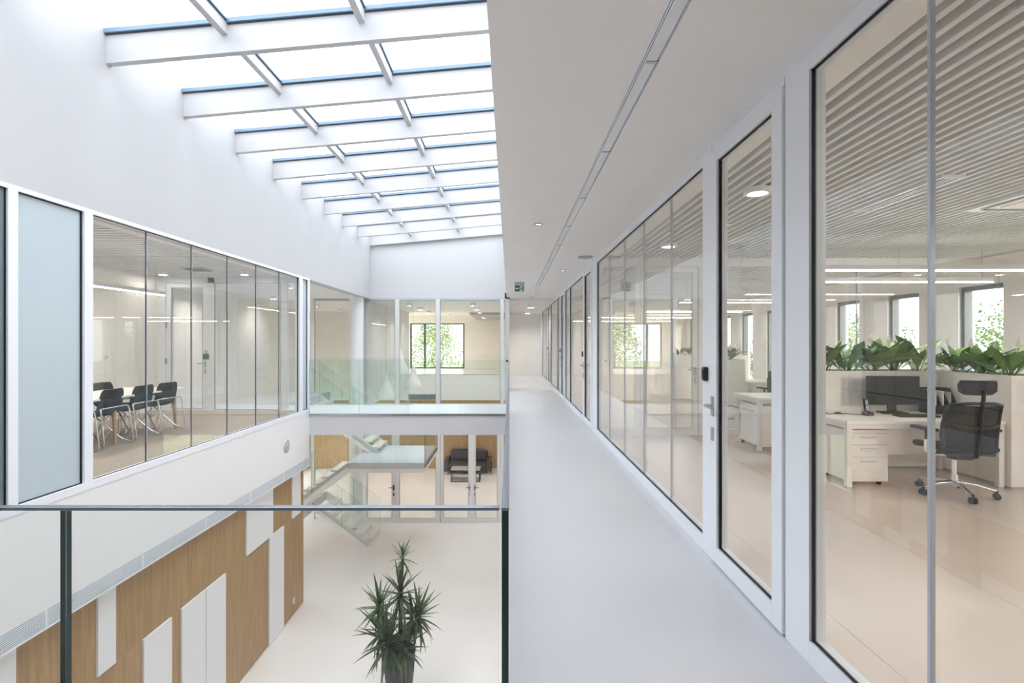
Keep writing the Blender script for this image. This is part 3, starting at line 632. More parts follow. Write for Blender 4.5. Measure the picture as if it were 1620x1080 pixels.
# ------------------------------------------------------------------ staircase
st = thing('staircase', 'white open staircase with glass sides climbing from ground floor to bridge', 'stairs', (-4, 14, ZG), world=True)
RI, GO = 3.95/24, .2195
def flight(xs, zs, n, dirx, y0, y1, gl=('n', 'f')):
    sl = RI/GO; dep = .25
    L = n*GO
    def zx(x): return zs+abs(x-xs)*sl
    xe = xs+dirx*L
    for y in (y0, y1-.05):
        poly = [(xs, zs+.05), (xe, zs+n*RI+.03), (xe, zs+n*RI-dep+.02), (xs+dirx*(dep-.05)/sl*.9, zs-.0), (xs, zs)] if zs < -3 else [(xs, zs+.05), (xe, zs+n*RI+.03), (xe, zs+n*RI-dep), (xs, zs-dep+.05)]
        MB().prism(poly, y, y+.05).build('stringer', 'stair_white', st)
    for i in range(n-1):
        xa = xs+dirx*i*GO; xb = xa+dirx*(GO+.03)
        MB().box(min(xa, xb), max(xa, xb), y0+.05, y1-.05, zs+(i+1)*RI-.045, zs+(i+1)*RI).build('tread', 'floor_ground', st)
    for k in gl:
        y = y0-.012 if k == 'n' else y1
        m = (xs+xe)/2
        for xa, xb in ((xs, m-dirx*.005), (m+dirx*.005, xe)):
            MB().prism([(xa, zx(xa)-.06), (xb, zx(xb)-.06), (xb, zx(xb)+.95), (xa, zx(xa)+.95)], y, y+.012, edge=1).build('glass_pane', ['glass_rail_green', 'glass_edge'], st)
flight(-3.72, ZG, 7, -1, 14.05, 15.1)
flight(-5.72, ZG+7*RI, 8, 1, 12.85, 13.9, ('n',))
flight(-3.50, ZG+15*RI, 9, -1, 14.05, 15.1)
z2 = ZG+15*RI; z1 = ZG+7*RI
box('landing', 'floor_corridor', -6.8, -5.26, 12.85, 15.1, z1-.22, z1, st)
ld = MB(); ld.box(-3.96, -2.08, 12.85, 15.1, z2-.22, z2); ld.build('landing', ['stair_white'], st)
box('landing_deck', 'floor_corridor', -3.94, -2.10, 12.87, 15.08, z2, z2+.012, st)
box('glass_pane', ['glass_rail_green', 'glass_edge'], -3.95, -2.09, 12.838, 12.85, z2-.1, z2+1.0, st, edge=1)
box('glass_pane', ['glass_rail_green', 'glass_edge'], -2.08, -2.068, 12.85, 15.1, z2-.1, z2+1.0, st, edge=1)
box('glass_pane', ['glass_rail_green', 'glass_edge'], -3.49, -2.09, 15.1, 15.112, z2-.1, z2+1.0, st, edge=1)

# ------------------------------------------------------------------ sofa and coffee table in the far lounge
so = thing('sofa', 'dark brown two seat leather sofa against the oak wall', 'sofa', (-1.72, 22.0, ZG))
box('seat_base', 'leather', -.78, .78, -.40, .42, .12, .30, so, bev=.02)
for s in (-1, 1):
    box('armrest', 'leather', min(s*.78, s*.98), max(s*.78, s*.98), -.45, .42, .12, .60, so, bev=.04)
    box('seat_cushion', 'leather', min(s*.01, s*.77), max(s*.01, s*.77), -.45, .25, .30, .44, so, bev=.04)
    box('back_cushion', 'leather', min(s*.01, s*.74), max(s*.01, s*.74), .18, .40, .44, .92, so, bev=.05)
    for y in (-.36, .34): MB().tube([(s*.86, y, .12), (s*.90, y, 0)], .016, 8).build('leg', 'chrome', so)
box('backrest', 'leather', -.80, .80, .36, .50, .12, .82, so, bev=.04)
ct = thing('coffee_table', 'low coffee table with grey top and black cube frame before the sofa', 'table', (-1.72, 20.75, ZG))
box('tabletop', 'stone_grey', -.57, .57, -.30, .30, .45, .48, ct, bev=.004)
for x in (-.55, .55):
    for y in (-.28, .28): box('leg', 'black_plastic', x-.016, x+.016, y-.016, y+.016, 0, .45, ct)
f = MB()
for z in (.0, .43):
    for y in (-.28, .28): f.box(-.55, .55, y-.014, y+.014, z, z+.026)
    for x in (-.55, .55): f.box(x-.014, x+.014, -.28, .28, z, z+.026)
f.build('frame', 'black_plastic', ct)
box('lower_tray', 'stone_grey', -.53, .53, -.26, .26, .03, .05, ct)

# ------------------------------------------------------------------ yucca on the ground floor
def leaf_mesh(name, L, w, droop, fold, n=6, mats=('leaf_yucca',), petiole=0):
    rows = []
    for i in range(n+1):
        t = i/n
        if petiole and t < petiole: ww = .006
        else:
            q = (t-petiole)/(1-petiole) if petiole else t
            ww = w*(math.sin(PI*min(1, q*.93+.07))**.8 if petiole else (1-t**2.2)*min(1, .55+t*2))
        ww = max(ww, .0015)
        x = L*t*(1-.12*droop*t); z = -droop*L*t*t*.55
        rows.append([(x, -ww, z+fold*ww), (x, 0, z), (x, ww, z+fold*ww)])
    return MB().grid(rows).data(name, mats)
YL = [leaf_mesh('leaf', .50, .031, d, .40, 5, (m,)) for d in (.02, .12, .35, .8) for m in ('leaf_yucca', 'leaf_yucca', 'leaf_yucca_pale')]
yu = thing('potted_yucca', 'tall potted yucca with spiky leaf heads on the atrium floor', 'plant', (-1.66, 7.9, ZG))
MB().lathe([(.17, 0), (.20, .3), (.245, .80), (.245, .82), (.225, .82), (.215, .76)], 32).build('pot', 'pot_plum', yu)
MB().lathe([(.215, .775), (.01, .79)], 24).build('soil', 'soil', yu)
heads = [((.05, 0, 2.16), 24, .56, (0, 0)), ((.02, -.02, 1.62), 34, .88, (0, 0)), ((-.30, .02, 1.40), 32, .88, (-.35, 0)), ((.28, .04, 1.26), 34, .9, (.4, 0)), ((-.12, -.22, 1.0), 46, 1.05, (0, -.45)), ((-.28, .1, .98), 34, .95, (-.5, .1)), ((.16, .16, 1.16), 32, .9, (.2, .4)), ((.12, -.2, .92), 30, .9, (.3, -.4))]
for (hx, hy, hz), n, sc, (tx, ty) in heads:
    pts = [Vector((hx*.25, hy*.25, .76)), Vector((hx*.6, hy*.6, .76+(hz-.76)*.5)), Vector((hx, hy, hz+.02))]
    MB().tube(pts, .026, 8, r1=.02).build('trunk', 'bark', yu)
    for k in range(n):
        az = k*2.39996+random.uniform(-.2, .2); u = (k+.5)/n
        el = math.radians(78-140*u+random.uniform(-8, 8)); kind = 0 if u < .25 else (1 if u < .55 else (2 if u < .8 else 3))
        me = YL[kind*3+random.randrange(3)]
        shared('leaf', me, yu, (hx+tx*.02, hy+ty*.02, hz+.10-.14*u), (0, -el, az), sc*random.uniform(.82, 1.1))
# ------------------------------------------------------------------ meeting room furniture
mt = thing('conference_table', 'long white conference table on tapered oak legs in the meeting room', 'table', (-5.92, 7.3, .08))
box('tabletop', 'laminate', -.50, .50, -1.5, 1.45, .64, .668, mt, bev=.004)
box('underframe', 'frame_white', -.40, .40, -1.35, 1.30, .595, .64, mt)
for x in (-.43, .43):
    for y in (-1.35, -.03, 1.28): MB().tube([(x, y, .61), (x+math.copysign(.03, x), y, 0)], .034, 10, r1=.021).build('leg', 'oak_leg', mt)
def conf_chair(label, loc, rz):
    c = thing('conference_chair', label, 'chair', loc, rz, 'dark shell chairs at the conference table')
    # one-piece shell: seat runs up into the backrest (faces +Y)
    rows = []
    prof = [(.24, .445), (.20, .455), (.05, .445), (-.10, .435), (-.185, .455), (-.225, .52), (-.25, .62), (-.275, .74), (-.29, .83)]
    for i, (y, z) in enumerate(prof):
        t = i/(len(prof)-1); w = .24 if t < .5 else .25-.03*max(0, t-.7)
        if i == 0: w = .20
        if i == len(prof)-1: w = .205
        rows.append([(w*u, y+(.035*abs(u)**2 if i > 4 else 0), z+(.02*abs(u)**2 if i <= 4 else 0)) for u in (-1, -.75, -.35, 0, .35, .75, 1)])
    MB().grid(rows[:6]).build('seat', 'navy_fabric', c, solid=.03, sub=1)
    MB().grid(rows[4:]).build('backrest', 'navy_fabric', c, solid=.028, sub=1)
    for s in (-1, 1):
        MB().tube([(s*.25, -.27, .56), (s*.275, -.275, .555), (s*.285, -.29, .52), (s*.295, -.345, .05), (s*.293, -.345, .018), (s*.28, -.32, .012), (s*.22, -.2, .09), (s*.10, .06, .40), (s*.08, .10, .425)], .0105, 8).build('leg', 'chrome', c)
        MB().tube([(s*.08, .10, .425), (s*.20, .20, .40), (s*.27, .25, .04), (s*.27, .24, .012), (s*.24, .18, .03), (s*.11, -.05, .40)], .0095, 8).build('leg', 'chrome', c)
    MB().tube([(-.25, -.27, .56), (-.15, -.29, .565), (.15, -.29, .565), (.25, -.27, .56)], .0105, 8).build('back_rail', 'chrome', c)
    c.scale = (.95, .95, .95); return c
conf_chair('dark shell conference chair by the frosted pane, first of the near row fully in view', (-5.66, 7.16, .08), PI/2+.04)
conf_chair('middle dark shell conference chair with chrome legs in the near row', (-5.66, 7.78, .08), PI/2)
conf_chair('dark shell conference chair at the door end of the near row', (-5.66, 8.34, .08), PI/2-.06)
conf_chair('dark shell conference chair mostly hidden behind the frosted pane', (-5.66, 6.54, .08), PI/2)
conf_chair('dark shell conference chair on the far side of the table by the cream wall', (-6.18, 8.26, .08), -PI/2)
def line_light(label, p0, p1, z, ztop, wires=3):
    p0 = Vector((*p0, z)); p1 = Vector((*p1, z)); d = (p1-p0).normalized(); sd = Vector((-d.y, d.x, 0))
    l = thing('linear_pendant_light', label, 'light', (p0+p1)/2, world=True)
    def slab(z0, z1, w): 
        a = [p0+sd*w, p0-sd*w, p1-sd*w, p1+sd*w]
        return MB().add([(q.x, q.y, z0) for q in a]+[(q.x, q.y, z1) for q in a], [(3, 2, 1, 0), (4, 5, 6, 7), (0, 1, 5, 4), (1, 2, 6, 5), (2, 3, 7, 6), (3, 0, 4, 7)])
    slab(z+.012, z+.07, .03).build('housing', 'frame_white', l); slab(z, z+.012, .026).build('diffuser', 'lamp_line', l)
    for i in range(wires):
        q = p0+(p1-p0)*((i+.12)/(wires-1+.24)); MB().tube([(q.x, q.y, z+.07), (q.x, q.y, ztop)], .003, 5).build('suspension_wire', 'joint_grey', l)
line_light('glowing linear pendant light over the conference table', (-6.2, 5.6), (-6.2, 9.4), 2.33, 2.84)
downlight('round ceiling downlight near the meeting room door', -6.87, 10.4, 2.84, .11, 'frame_white', True)
downlight('round ceiling downlight near the meeting room glass', -5.25, 10.4, 2.84, .10, 'frame_white', True)
downlight('added hidden fill downlight at the near end of the meeting room by the table', -6.8, 6.2, 2.84, .11, 'frame_white', True, lamp='lamp_strong')  # added out of sight to brighten the meeting room wall
downlight('added hidden fill downlight at the near end of the meeting room by the frosted pane', -5.2, 4.6, 2.84, .11, 'frame_white', True, lamp='lamp_strong')  # second added fill lamp, hidden from the camera
vt = thing('reflection_block', 'dark louvred rectangle standing in for a reflection in the meeting room glass', 'vent', (-5.7, 9.6, 2.81), world=True)  # built in place of a dark reflection in the glass
box('frame', 'laminate_grey', -5.88, -5.50, 9.35, 9.75, 2.815, 2.845, vt)
for i in range(5): box('blade', 'dark_frame', -5.86, -5.52, 9.38+i*.075, 9.43+i*.075, 2.808, 2.82, vt)
th = thing('wall_thermostat', 'small white thermostat on the cream meeting room wall', 'thermostat', (-7.3, 9.3, 1.2), world=True)
box('body', 'paper', -7.302, -7.28, 9.46, 9.53, 1.18, 1.26, th, bev=.004); box('display', 'laminate_grey', -7.281, -7.277, 9.475, 9.515, 1.22, 1.25, th)

# ------------------------------------------------------------------ office: planters and lilies
LL = [leaf_mesh('leaf', L, w, d, .25, 9, (m,), .42) for L, w, d in ((.40, .056, .35), (.46, .064, .7), (.36, .052, .15)) for m in ('leaf_lily', 'leaf_lily', 'leaf_lily_pale')]
def planter(label, x0, x1, y0, y1, zt, front='laminate'):
    p = thing('planter_box', label, 'planter', ((x0+x1)/2, (y0+y1)/2, 0), world=True)
    b = MB(); t = .02
    b.box(x0, x1, y0, y0+t, .03, zt); b.box(x0, x1, y1-t, y1, .03, zt); b.box(x0, x0+t, y0+t, y1-t, .03, zt); b.box(x1-t, x1, y0+t, y1-t, .03, zt); b.box(x0+t, x1-t, y0+t, y1-t, .03, .06)
    b.build('body', front, p, bev=.002); box('plinth', 'laminate_grey', x0+.03, x1-.03, y0+.03, y1-.03, 0, .03, p)
    box('soil', 'soil', x0+t, x1-t, y0+t, y1-t, zt-.12, zt-.04, p); return p
planter('long white planter box behind the desk with the monitor', 3.42, 5.08, 6.22, 6.58, 1.16)
planter('white planter box at the right end of the desk near the office chair', 5.09, 5.47, 5.32, 6.58, 1.16)
planter('white planter box beyond the glass partition seen through the door', 4.10, 4.57, 10.16, 11.2, 1.16)
planter('white planter box farthest back seen through the corridor glass', 4.3, 6.2, 13.6, 14.0, 1.16)
def lily(label, x, y, z, n=26, s=1.0, fl=1, parts=True):
    p = thing('peace_lily', label, 'plant', (x, y, z))
    for k in range(n):
        az = k*2.39996+random.uniform(-.4, .4); el = math.radians(random.uniform(36, 80))
        shared('leaf', random.choice(LL), p, (random.uniform(-.05, .05), random.uniform(-.05, .05), 0), (random.uniform(-.3, .3), -el, az), s*random.uniform(.72, 1.12))
    for k in range(fl):
        a = random.uniform(0, 6.28); q = Vector((.08*math.cos(a), .08*math.sin(a), .27*s+random.uniform(0, .07)))
        MB().tube([(0, 0, 0), q*.6+Vector((0, 0, .03)), q], .004, 5).build('flower_stem', 'stem_green', p)
        rows = [[(q.x+(-w), q.y+.2*w, q.z+zz), (q.x, q.y-.012, q.z+zz), (q.x+w, q.y+.2*w, q.z+zz)] for zz, w in ((0, .006), (.03, .028), (.06, .030), (.09, .018), (.12, .003))]
        MB().grid(rows).build('flower', 'spathe', p)
    return p
LX = [3.56, 3.84, 4.12, 4.40, 4.68, 4.95]
lab = ['at the left end of the long planter', 'second from the left in the long planter', 'above the monitor left edge in the long planter', 'above the monitor right edge in the long planter', 'behind the black file holder', 'in the corner where planters meet']
for x, l in zip(LX, lab): lily('leafy green peace lily '+l, x, 6.38+random.uniform(-.05, .05), 1.10, 20, 1.18, 1)
for y, l in ((6.2, 'farthest along the side planter'), (5.88, 'in the middle of the side planter'), (5.55, 'at the near end of the side planter')): lily('leafy green peace lily '+l, 5.28, y, 1.10, 20, 1.12, 1)
for y, l in ((10.35, 'at the near end'), (10.7, 'in the middle'), (11.02, 'at the far end')): lily('small peace lily %s of the planter beyond the partition' % l, 4.34, y, 1.09, 13, .85, 1)
for i, x in enumerate((4.45, 4.8, 5.15, 5.5, 5.85)): 
    o = lily('peace lily %s from the corridor in the farthest planter row' % ORD[i], x, 13.8, 1.09, 11, .85, 1); o['group'] = 'lilies in the farthest planter'

# ------------------------------------------------------------------ desks
def desk(label, x0, x1, y0, y1, z, cab=True):
    d = thing('office_desk', label, 'desk', ((x0+x1)/2, (y0+y1)/2, 0), world=True)
    box('tabletop', 'laminate', x0, x1, y0, y1, z-.028, z, d, bev=.003)
    f = MB(); f.box(x0+.005, x1-.005, y0+.008, y0+.05, z-.075, z-.03); f.box(x0+.005, x1-.005, y1-.05, y1-.008, z-.075, z-.03); f.box(x0+.005, x0+.047, y0+.05, y1-.05, z-.075, z-.03); f.box(x1-.047, x1-.005, y0+.05, y1-.05, z-.075, z-.03)
    f.build('frame', 'frame_warm', d)
    for x in (x0+.005, x1-.06):
        for y in (y0+.008, y1-.063):
            lg = box('leg', 'frame_warm', x, x+.055, y, y+.055, .02, z-.075, d); box('foot', 'laminate_grey', x+.004, x+.051, y+.004, y+.051, 0, .02, lg)
    box('modesty_panel', 'laminate', x0+.06, x1-.06, y1-.10, y1-.08, .2, z-.075, d); return d
desk('white office desk holding the monitor, behind the large glass pane', 3.45, 5.07, 5.36, 6.19, .69)
desk('white office desk behind the long planter', 3.38, 5.0, 7.12, 7.92, .74)
desk('white office desk beyond the partition near the grey chair', 4.62, 6.2, 10.1, 10.9, .73)
def sideboard(label, x0, x1, y0, y1, z):
    s = thing('side_cabinet', label, 'cabinet', ((x0+x1)/2, (y0+y1)/2, 0), world=True)
    box('body', 'laminate', x0+.016, x1, y0, y1, .06, z, s, bev=.002)
    n = 2
    for i in range(n):
        a = y0+(y1-y0)*i/n; b = y0+(y1-y0)*(i+1)/n; dr = box('door', 'laminate', x0, x0+.016, a+.003, b-.003, .065, z-.01, s); box('handle', 'brushed', x0-.012, x0, b-.16 if i == 0 else a+.04, b-.04 if i == 0 else a+.16, z-.10, z-.085, dr)
    for x in (x0+.05, x1-.05):
        for y in (y0+.06, y1-.06): MB().tube([(x, y, 0), (x, y, .06)], .025, 8).build('caster', 'rubber', s)
sideboard('low white cabinet under the end of the desk behind the planter', 3.44, 3.84, 7.2, 7.9, .62)
def pedestal(label, x, y):
    p = thing('drawer_pedestal', label, 'drawers', (x, y, 0))
    box('body', 'laminate', -.205, .205, -.24, .26, .05, .555, p, bev=.002); box('top', 'laminate', -.212, .212, -.262, .262, .555, .585, p, bev=.003)
    for z0, z1 in ((.435, .55), (.305, .43), (.05, .30)):
        dr = box('drawer', 'laminate', -.208, .208, -.262, -.242, z0, z1, p, bev=.002); box('handle', 'brushed', -.075, .085, -.275, -.262, z1-.05, z1-.038, dr)
    MB().lathe([(.009, 0), (.009, .006)], 12).rot(Matrix.Translation((-.155, -.262, .515)) @ Matrix.Rotation(PI/2, 4, 'X')).build('lock', 'brushed', p)
    for px in (-.16, .16):
        for py in (-.19, .2): MB().lathe([(.025, -.012), (.025, .012)], 14).rot(Matrix.Translation((px, py, .025)) @ Matrix.Rotation(PI/2, 4, 'Y')).box(px-.006, px+.006, py-.01, py+.01, .03, .052).build('caster', 'rubber', p)
pedestal('white three drawer pedestal on casters under the monitor desk', 3.73, 5.72)
# ------------------------------------------------------------------ office chairs
def office_chair(label, loc, rz, mesh=True, group=None):
    c = thing('office_chair', label, 'chair', loc, rz, group)      # faces +Y
    fab = 'mesh_fabric' if mesh else 'grey_fabric'; sf = 'seat_fabric' if mesh else 'grey_fabric'
    MB().tube([(0, 0, .09), (0, 0, .20)], .032, 14).tube([(0, 0, .20), (0, 0, .38)], .021, 12).build('gas_lift', 'chrome', c)
    for k in range(5):
        a = k*2*PI/5+.75; dx, dy = math.cos(a), math.sin(a)
        MB().tube([(dx*.02, dy*.02, .125), (dx*.16, dy*.16, .115), (dx*.31, dy*.31, .078)], .024, 10, r1=.014).build('base_arm', 'chrome', c)
        q = Vector((dx*.315, dy*.315, .03)); t = Vector((-dy, dx, 0))
        m = MB()
        for sgn in (-1, 1):
            m.lathe([(.012, -.010), (.028, -.008), (.03, 0), (.028, .008), (.012, .010)], 14).rot(Matrix.Identity(4)) if False else None
            m.tube([q+t*sgn*.008, q+t*sgn*.028], .03, 14)
        m.tube([q+Vector((0, 0, .02)), q+Vector((0, 0, .055))], .012, 8).build('caster', 'rubber', c)
    box('mechanism', 'black_plastic', -.09, .09, -.13, .12, .365, .41, c, bev=.01)
    rows = []
    for i, (y, z) in enumerate(((.27, .43), (.24, .462), (.12, .47), (-.05, .462), (-.20, .47), (-.24, .475))):
        w = .20 if i == 0 else .25
        rows.append([(w*u, y, z+(.018*abs(u)**3)-(.0 if i else .0)) for u in (-1, -.8, -.4, 0, .4, .8, 1)])
    MB().grid(rows).build('seat', sf, c, solid=.06, sub=1)
    rows = []; outline_l = []; outline_r = []
    for z, y, w in ((.43, -.25, .21), (.51, -.245, .235), (.61, -.235, .25), (.72, -.25, .25), (.83, -.28, .24), (.91, -.31, .23)):
        rows.append([(w*u, y+.05*u*u, z) for u in (-1, -.6, -.2, .2, .6, 1)]); outline_l.append((-w, y+.05, z)); outline_r.append((w, y+.05, z))
    MB().grid(rows).build('backrest', fab, c, solid=.008 if mesh else .05, sub=1)
    MB().tube(outline_l+[(-.12, -.325, .93), (.12, -.325, .93)]+outline_r[::-1]+[(0, -.25, .455), outline_l[0]], .017, 8).build('back_frame', 'black_plastic', c)
    MB().tube([(0, -.12, .39), (0, -.27, .43), (0, -.31, .60), (0, -.315, .75), (0, -.345, .93), (0, -.36, 1.06)], .022, 8, r1=.016).tube([(-.2, -.26, .72), (-.08, -.31, .70), (.08, -.31, .70), (.2, -.26, .72)], .018, 8).build('spine', 'black_plastic', c)
    rows = [[(w*u, y+.045*u*u, z) for u in (-1, -.6, -.2, .2, .6, 1)] for z, y, w in ((1.02, -.335, .12), (1.045, -.33, .16), (1.10, -.325, .165), (1.135, -.335, .155))]
    hr = MB().grid(rows).build('headrest', fab, c, solid=.012 if mesh else .05, sub=1)
    ring = [Vector(p) for p in rows[0]]+[Vector(rows[1][-1]), Vector(rows[2][-1])]+[Vector(p) for p in rows[3][::-1]]+[Vector(rows[2][0]), Vector(rows[1][0]), Vector(rows[0][0])]
    MB().tube(ring, .012, 8).build('headrest_frame', 'black_plastic', hr)
    for s in (-1, 1):
        ar = MB().tube([(s*.10, -.05, .40), (s*.26, -.05, .41), (s*.285, -.04, .45)], .018, 8).tube([(s*.285, -.04, .43), (s*.285, -.04, .55)], .022, 8).build('armrest', 'chrome' if mesh else 'black_plastic', c)
        MB().tube([(s*.285, -.04, .52), (s*.285, -.04, .64)], .018, 8).box(s*.285-.045, s*.285+.045, -.15, .13, .64, .668).build('arm_pad', 'black_plastic', ar, bev=.008)
    return c
office_chair('black mesh office chair with headrest and chrome base at the monitor desk', (4.38, 5.17, 0), math.radians(-4))
office_chair('grey upholstered office chair with headrest beyond the partition', (4.95, 9.75, 0), math.radians(15), False)
office_chair('dark mesh office chair at the desk behind the long planter', (4.35, 8.12, 0), math.radians(175))

# ------------------------------------------------------------------ things on the desk
ZD = .69
mo = thing('computer_monitor', 'black flat computer monitor standing on the white desk', 'monitor', (4.37, 5.98, ZD), math.radians(-4))
box('housing', 'black_plastic', -.285, .285, -.012, .022, .095, .425, mo, bev=.005); box('screen', 'screen_black', -.274, .274, -.015, -.011, .112, .414, mo)
box('neck', 'black_plastic', -.045, .045, .01, .035, .0, .14, mo); box('base', 'black_plastic', -.13, .13, -.08, .10, 0, .014, mo, bev=.004)
kb = thing('keyboard', 'flat black keyboard in front of the monitor', 'keyboard', (4.42, 5.70, ZD), math.radians(-4))
box('body', 'black_plastic', -.21, .21, -.065, .065, 0, .02, kb, bev=.004)
k_ = MB()
for r in range(5):
    for q in range(20): k_.box(-.20+q*.02, -.20+q*.02+.016, -.055+r*.022, -.055+r*.022+.018, .02, .025)
k_.build('keys', 'rubber', kb)['kind'] = 'stuff'
mu = thing('computer_mouse', 'black computer mouse beside the keyboard', 'mouse', (4.74, 5.68, ZD), .1)
MB().lathe([(.032, 0), (.034, .012), (.026, .028), (.008, .034)], 18).rot(Matrix.Diagonal((1, 1.7, 1, 1))).build('body', 'black_plastic', mu); box('wheel', 'rubber', -.003, .003, .02, .04, .026, .034, mu)
ph = thing('desk_phone', 'black cordless phone upright in its cradle left of the monitor', 'phone', (3.96, 5.80, ZD), math.radians(10))
box('cradle', 'black_plastic', -.045, .045, -.04, .04, 0, .035, ph, bev=.006)
hs = MB().box(-.024, .024, -.012, .012, .0, .165).rot(Matrix.Translation((0, .005, .02)) @ Matrix.Rotation(-.18, 4, 'X')).build('handset', 'black_plastic', ph, bev=.006)
MB().box(-.017, .017, -.014, -.011, .10, .145).rot(Matrix.Translation((0, .005, .02)) @ Matrix.Rotation(-.18, 4, 'X')).build('display', 'joint_grey', hs)
MB().box(-.017, .017, -.014, -.011, .03, .09).rot(Matrix.Translation((0, .005, .02)) @ Matrix.Rotation(-.18, 4, 'X')).build('keypad', 'laminate_grey', hs)
cb = thing('cable', 'thin black cable lying across the left end of the desk', 'cable', (3.7, 5.9, ZD))
MB().tube([(-.16, .12, .06), (-.15, .06, .02), (-.12, .0, .004), (.0, .03, .004), (.10, .02, .004), (.22, -.06, .004)], .004, 6).tube([(-.12, .0, .004), (-.18, .02, .05), (-.15, .06, .07)], .004, 6).build('cord', 'rubber', cb)
box('plug', 'rubber', -.02, .04, .01, .045, 0, .022, cb, bev=.004)
fh = thing('file_holder', 'black mesh magazine file holder with papers on the desk', 'file holder', (5.02-.14, 5.98, ZD), math.radians(-6))
f = MB()
poly = [(-.125, 0), (.125, 0), (.125, .29), (.02, .29), (-.125, .27)]
for x in (-.13, -.045, .04, .125): pass
f.box(-.13, .13, -.11, -.105, 0, .10); f.box(-.13, .13, .105, .11, 0, .29); f.box(-.13, .13, -.105, .105, 0, .006); f.build('tray', 'black_plastic', fh)
for x in (-.13, -.045, .04, .127):
    MB().prism([(-.11, 0), (.11, 0), (.11, .29), (.0, .29), (-.11, .12)], x, x+.004, 'x').build('divider', 'black_plastic', fh)
s_ = MB()
for i in range(7): s_.box(-.13, -.126, -.11, .11, .03+i*.034, .038+i*.034)
for x0_, m_, h_ in ((-.105, 'paper', .27), (-.085, 'paper', .255), (-.01, 'paper', .26), (.065, 'laminate_grey', .25)):
    box('document', m_, x0_, x0_+.012, -.095, .10, .006, h_, fh)
s_.build('mesh_bars', 'rubber', fh)
p2 = thing('desk_phone', 'black phone on the desk beyond the partition', 'phone', (5.12, 10.3, .73)); box('cradle', 'black_plastic', -.05, .05, -.05, .05, 0, .04, p2, bev=.006); MB().box(-.026, .026, -.014, .014, 0, .17).rot(Matrix.Translation((0, 0, .03)) @ Matrix.Rotation(-.2, 4, 'X')).build('handset', 'black_plastic', p2)
m2 = thing('computer_monitor', 'black monitor with its back turned on the desk beyond the partition', 'monitor', (5.55, 10.5, .73), .2)
box('housing', 'black_plastic', -.28, .28, -.02, .02, .10, .43, m2, bev=.005); box('neck', 'black_plastic', -.04, .04, -.03, -.01, 0, .15, m2); box('base', 'black_plastic', -.12, .12, -.1, .08, 0, .014, m2, bev=.004); box('screen', 'screen_black', -.27, .27, .019, .023, .112, .418, m2)

# ------------------------------------------------------------------ office ceiling lights and diffusers
line_light('glowing linear pendant light over the long planter', (3.55, 6.27), (6.6, 6.27), 2.35, 2.85)
line_light('glowing linear pendant light over the desk behind the planter', (4.25, 7.50), (6.9, 7.50), 2.35, 2.85)
for y, w in ((2.55, 'first'), (.4, 'second'), (-2.2, 'third'), (-5.0, 'fourth')):  # pendants added out of view to light surfaces that face the camera
    line_light('added out-of-view linear pendant fill light beside the camera, %s towards the rear' % w, (3.6, y), (6.6, y), 2.35, 2.85)
line_light('glowing linear pendant light beyond the glass partition', (3.7, 11.4), (6.6, 11.4), 2.35, 2.85)
line_light('added linear pendant fill light in the middle of the far office', (3.7, 14.9), (6.6, 14.9), 2.35, 2.85)  # this and the next two are added to brighten the dark far office
line_light('added linear pendant fill light in the rear of the far office', (2.6, 18.3), (6.6, 18.3), 2.35, 2.85)
line_light('added linear pendant fill light at the very end of the far office', (2.6, 21.5), (6.6, 21.5), 2.35, 2.85)
downlight('large round downlight under the office slats seen through the first door', 2.18, 4.61, ZC-.005, .115, 'frame_white', True, .045)
downlight('large round downlight under the office slats behind the second glass run', 2.18, 7.2, ZC-.005, .115, 'frame_white', True, .045)
for y, w in ((2.0, 'beside'), (-.6, 'behind')):  # added out of view for more light on the planter fronts
    downlight('added out-of-view fill downlight under the office slats %s the camera' % w, 2.18, y, ZC-.005, .115, 'frame_white', True, .045)
sd = thing('slot_diffuser', 'long narrow slot air diffuser in the slatted office ceiling', 'vent', (3.56, 4.8, ZC-.02), world=True)
f = MB(); f.box(3.50, 3.53, 4.24, 5.36, ZC-.02, ZC+.01); f.box(3.66, 3.69, 4.24, 5.36, ZC-.02, ZC+.01); f.box(3.53, 3.66, 4.24, 4.27, ZC-.02, ZC+.01); f.box(3.53, 3.66, 5.33, 5.36, ZC-.02, ZC+.01); f.build('frame', 'frame_white', sd)
box('recess', 'dark_frame', 3.53, 3.66, 4.27, 5.33, ZC-.012, ZC+.01, sd)
for x in (3.565, 3.61): box('blade', 'frame_white', x, x+.02, 4.27, 5.33, ZC-.02, ZC-.012, sd)
ac = thing('air_conditioner', 'square white ceiling air conditioner cassette above the desk', 'air conditioner', (5.08, 4.85, ZC-.03), world=True)
box('panel', 'frame_white', 4.60, 5.56, 4.37, 5.33, ZC-.03, ZC, ac, bev=.006)
for x0_, x1_, y0_, y1_ in ((4.66, 4.72, 4.5, 5.2), (5.44, 5.50, 4.5, 5.2), (4.73, 5.43, 4.43, 4.49), (4.73, 5.43, 5.21, 5.27)): box('outlet_slot', 'dark_frame', x0_, x1_, y0_, y1_, ZC-.034, ZC-.028, ac)
box('intake_grille', 'laminate', 4.80, 5.36, 4.57, 5.13, ZC-.038, ZC-.03, ac, bev=.003)

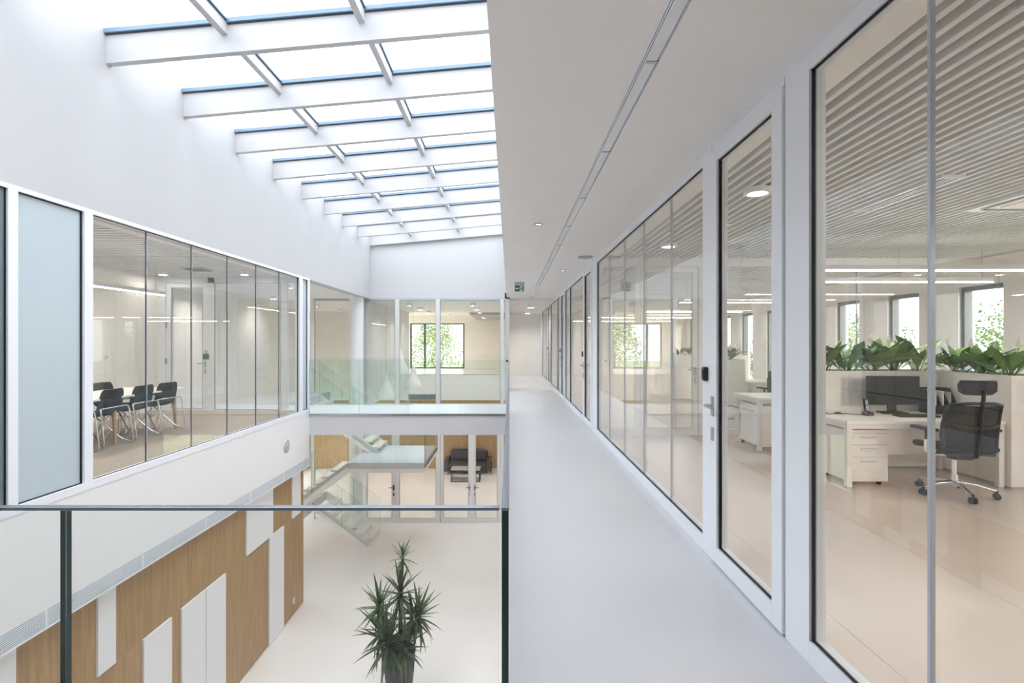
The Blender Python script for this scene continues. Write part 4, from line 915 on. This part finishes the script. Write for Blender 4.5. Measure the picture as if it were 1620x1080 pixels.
# ------------------------------------------------------------------ outdoors
struct(box('ground', 'lawn', -90, 120, -90, 160, -4.4, -4.28), 'green lawn outside the building', 'ground')
def crown_mesh(name, seed, n=4200, m='tree_leaf'):
    rd = random.Random(seed); b = MB()
    lobes = [(Vector((rd.uniform(-1, 1)*.7, rd.uniform(-1, 1)*.7, rd.uniform(-.5, 1.1))), rd.uniform(.45, .75)) for _ in range(11)]
    for i in range(n):
        c, r = rd.choice(lobes); d = Vector((rd.gauss(0, 1), rd.gauss(0, 1), rd.gauss(0, 1))).normalized(); p = c+d*r*rd.uniform(.7, 1.05)
        a = Vector((rd.gauss(0, 1), rd.gauss(0, 1), rd.gauss(0, 1))).normalized(); q = a.cross(d).normalized(); L = rd.uniform(.04, .09); w = L*.45
        b.add([p, p+a*L*.5+q*w, p+a*L, p+a*L*.5-q*w], [(0, 1, 2, 3)])
    return b.data(name, [m])
CR = [crown_mesh('foliage', 11), crown_mesh('foliage', 12, m='tree_leaf_pale'), crown_mesh('foliage', 13)]
TK = MB().tube([(0, 0, 0), (.05, 0, 2), (0, .05, 4)], .16, 10, r1=.08).tube([(.03, 0, 2.2), (.7, .2, 3.8)], .06, 6, r1=.03).tube([(.03, 0, 2.4), (-.6, -.3, 4)], .06, 6, r1=.03).data('trunk', ['bark'])
def tree(x, y, s, k, label, group):
    t = thing('tree', label, 'tree', (x, y, -4.28), random.uniform(0, 6), group)
    shared('trunk', TK, t, (0, 0, 0), (0, 0, 0), s)
    f = shared('foliage', CR[k % 3], t, (0, 0, 4.3*s), (0, 0, 0), 1.75*s); f['kind'] = 'stuff'
for i in range(9):
    tree(19+6.5*(i % 2)+random.uniform(-.5, .5), 10+i*5.2, random.uniform(1.0, 1.2), i, 'leafy green tree outside the office windows, %s along the facade' % ORD[i], 'trees outside the office windows')
for i, x in enumerate((-13.5, -6.2, 1.5)):
    tree(x, 43+2*(i % 2), 1.15+.1*(i % 2), i, 'leafy tree outside the far lounge window, %s from the left' % ORD[i], 'trees outside the far lounge')
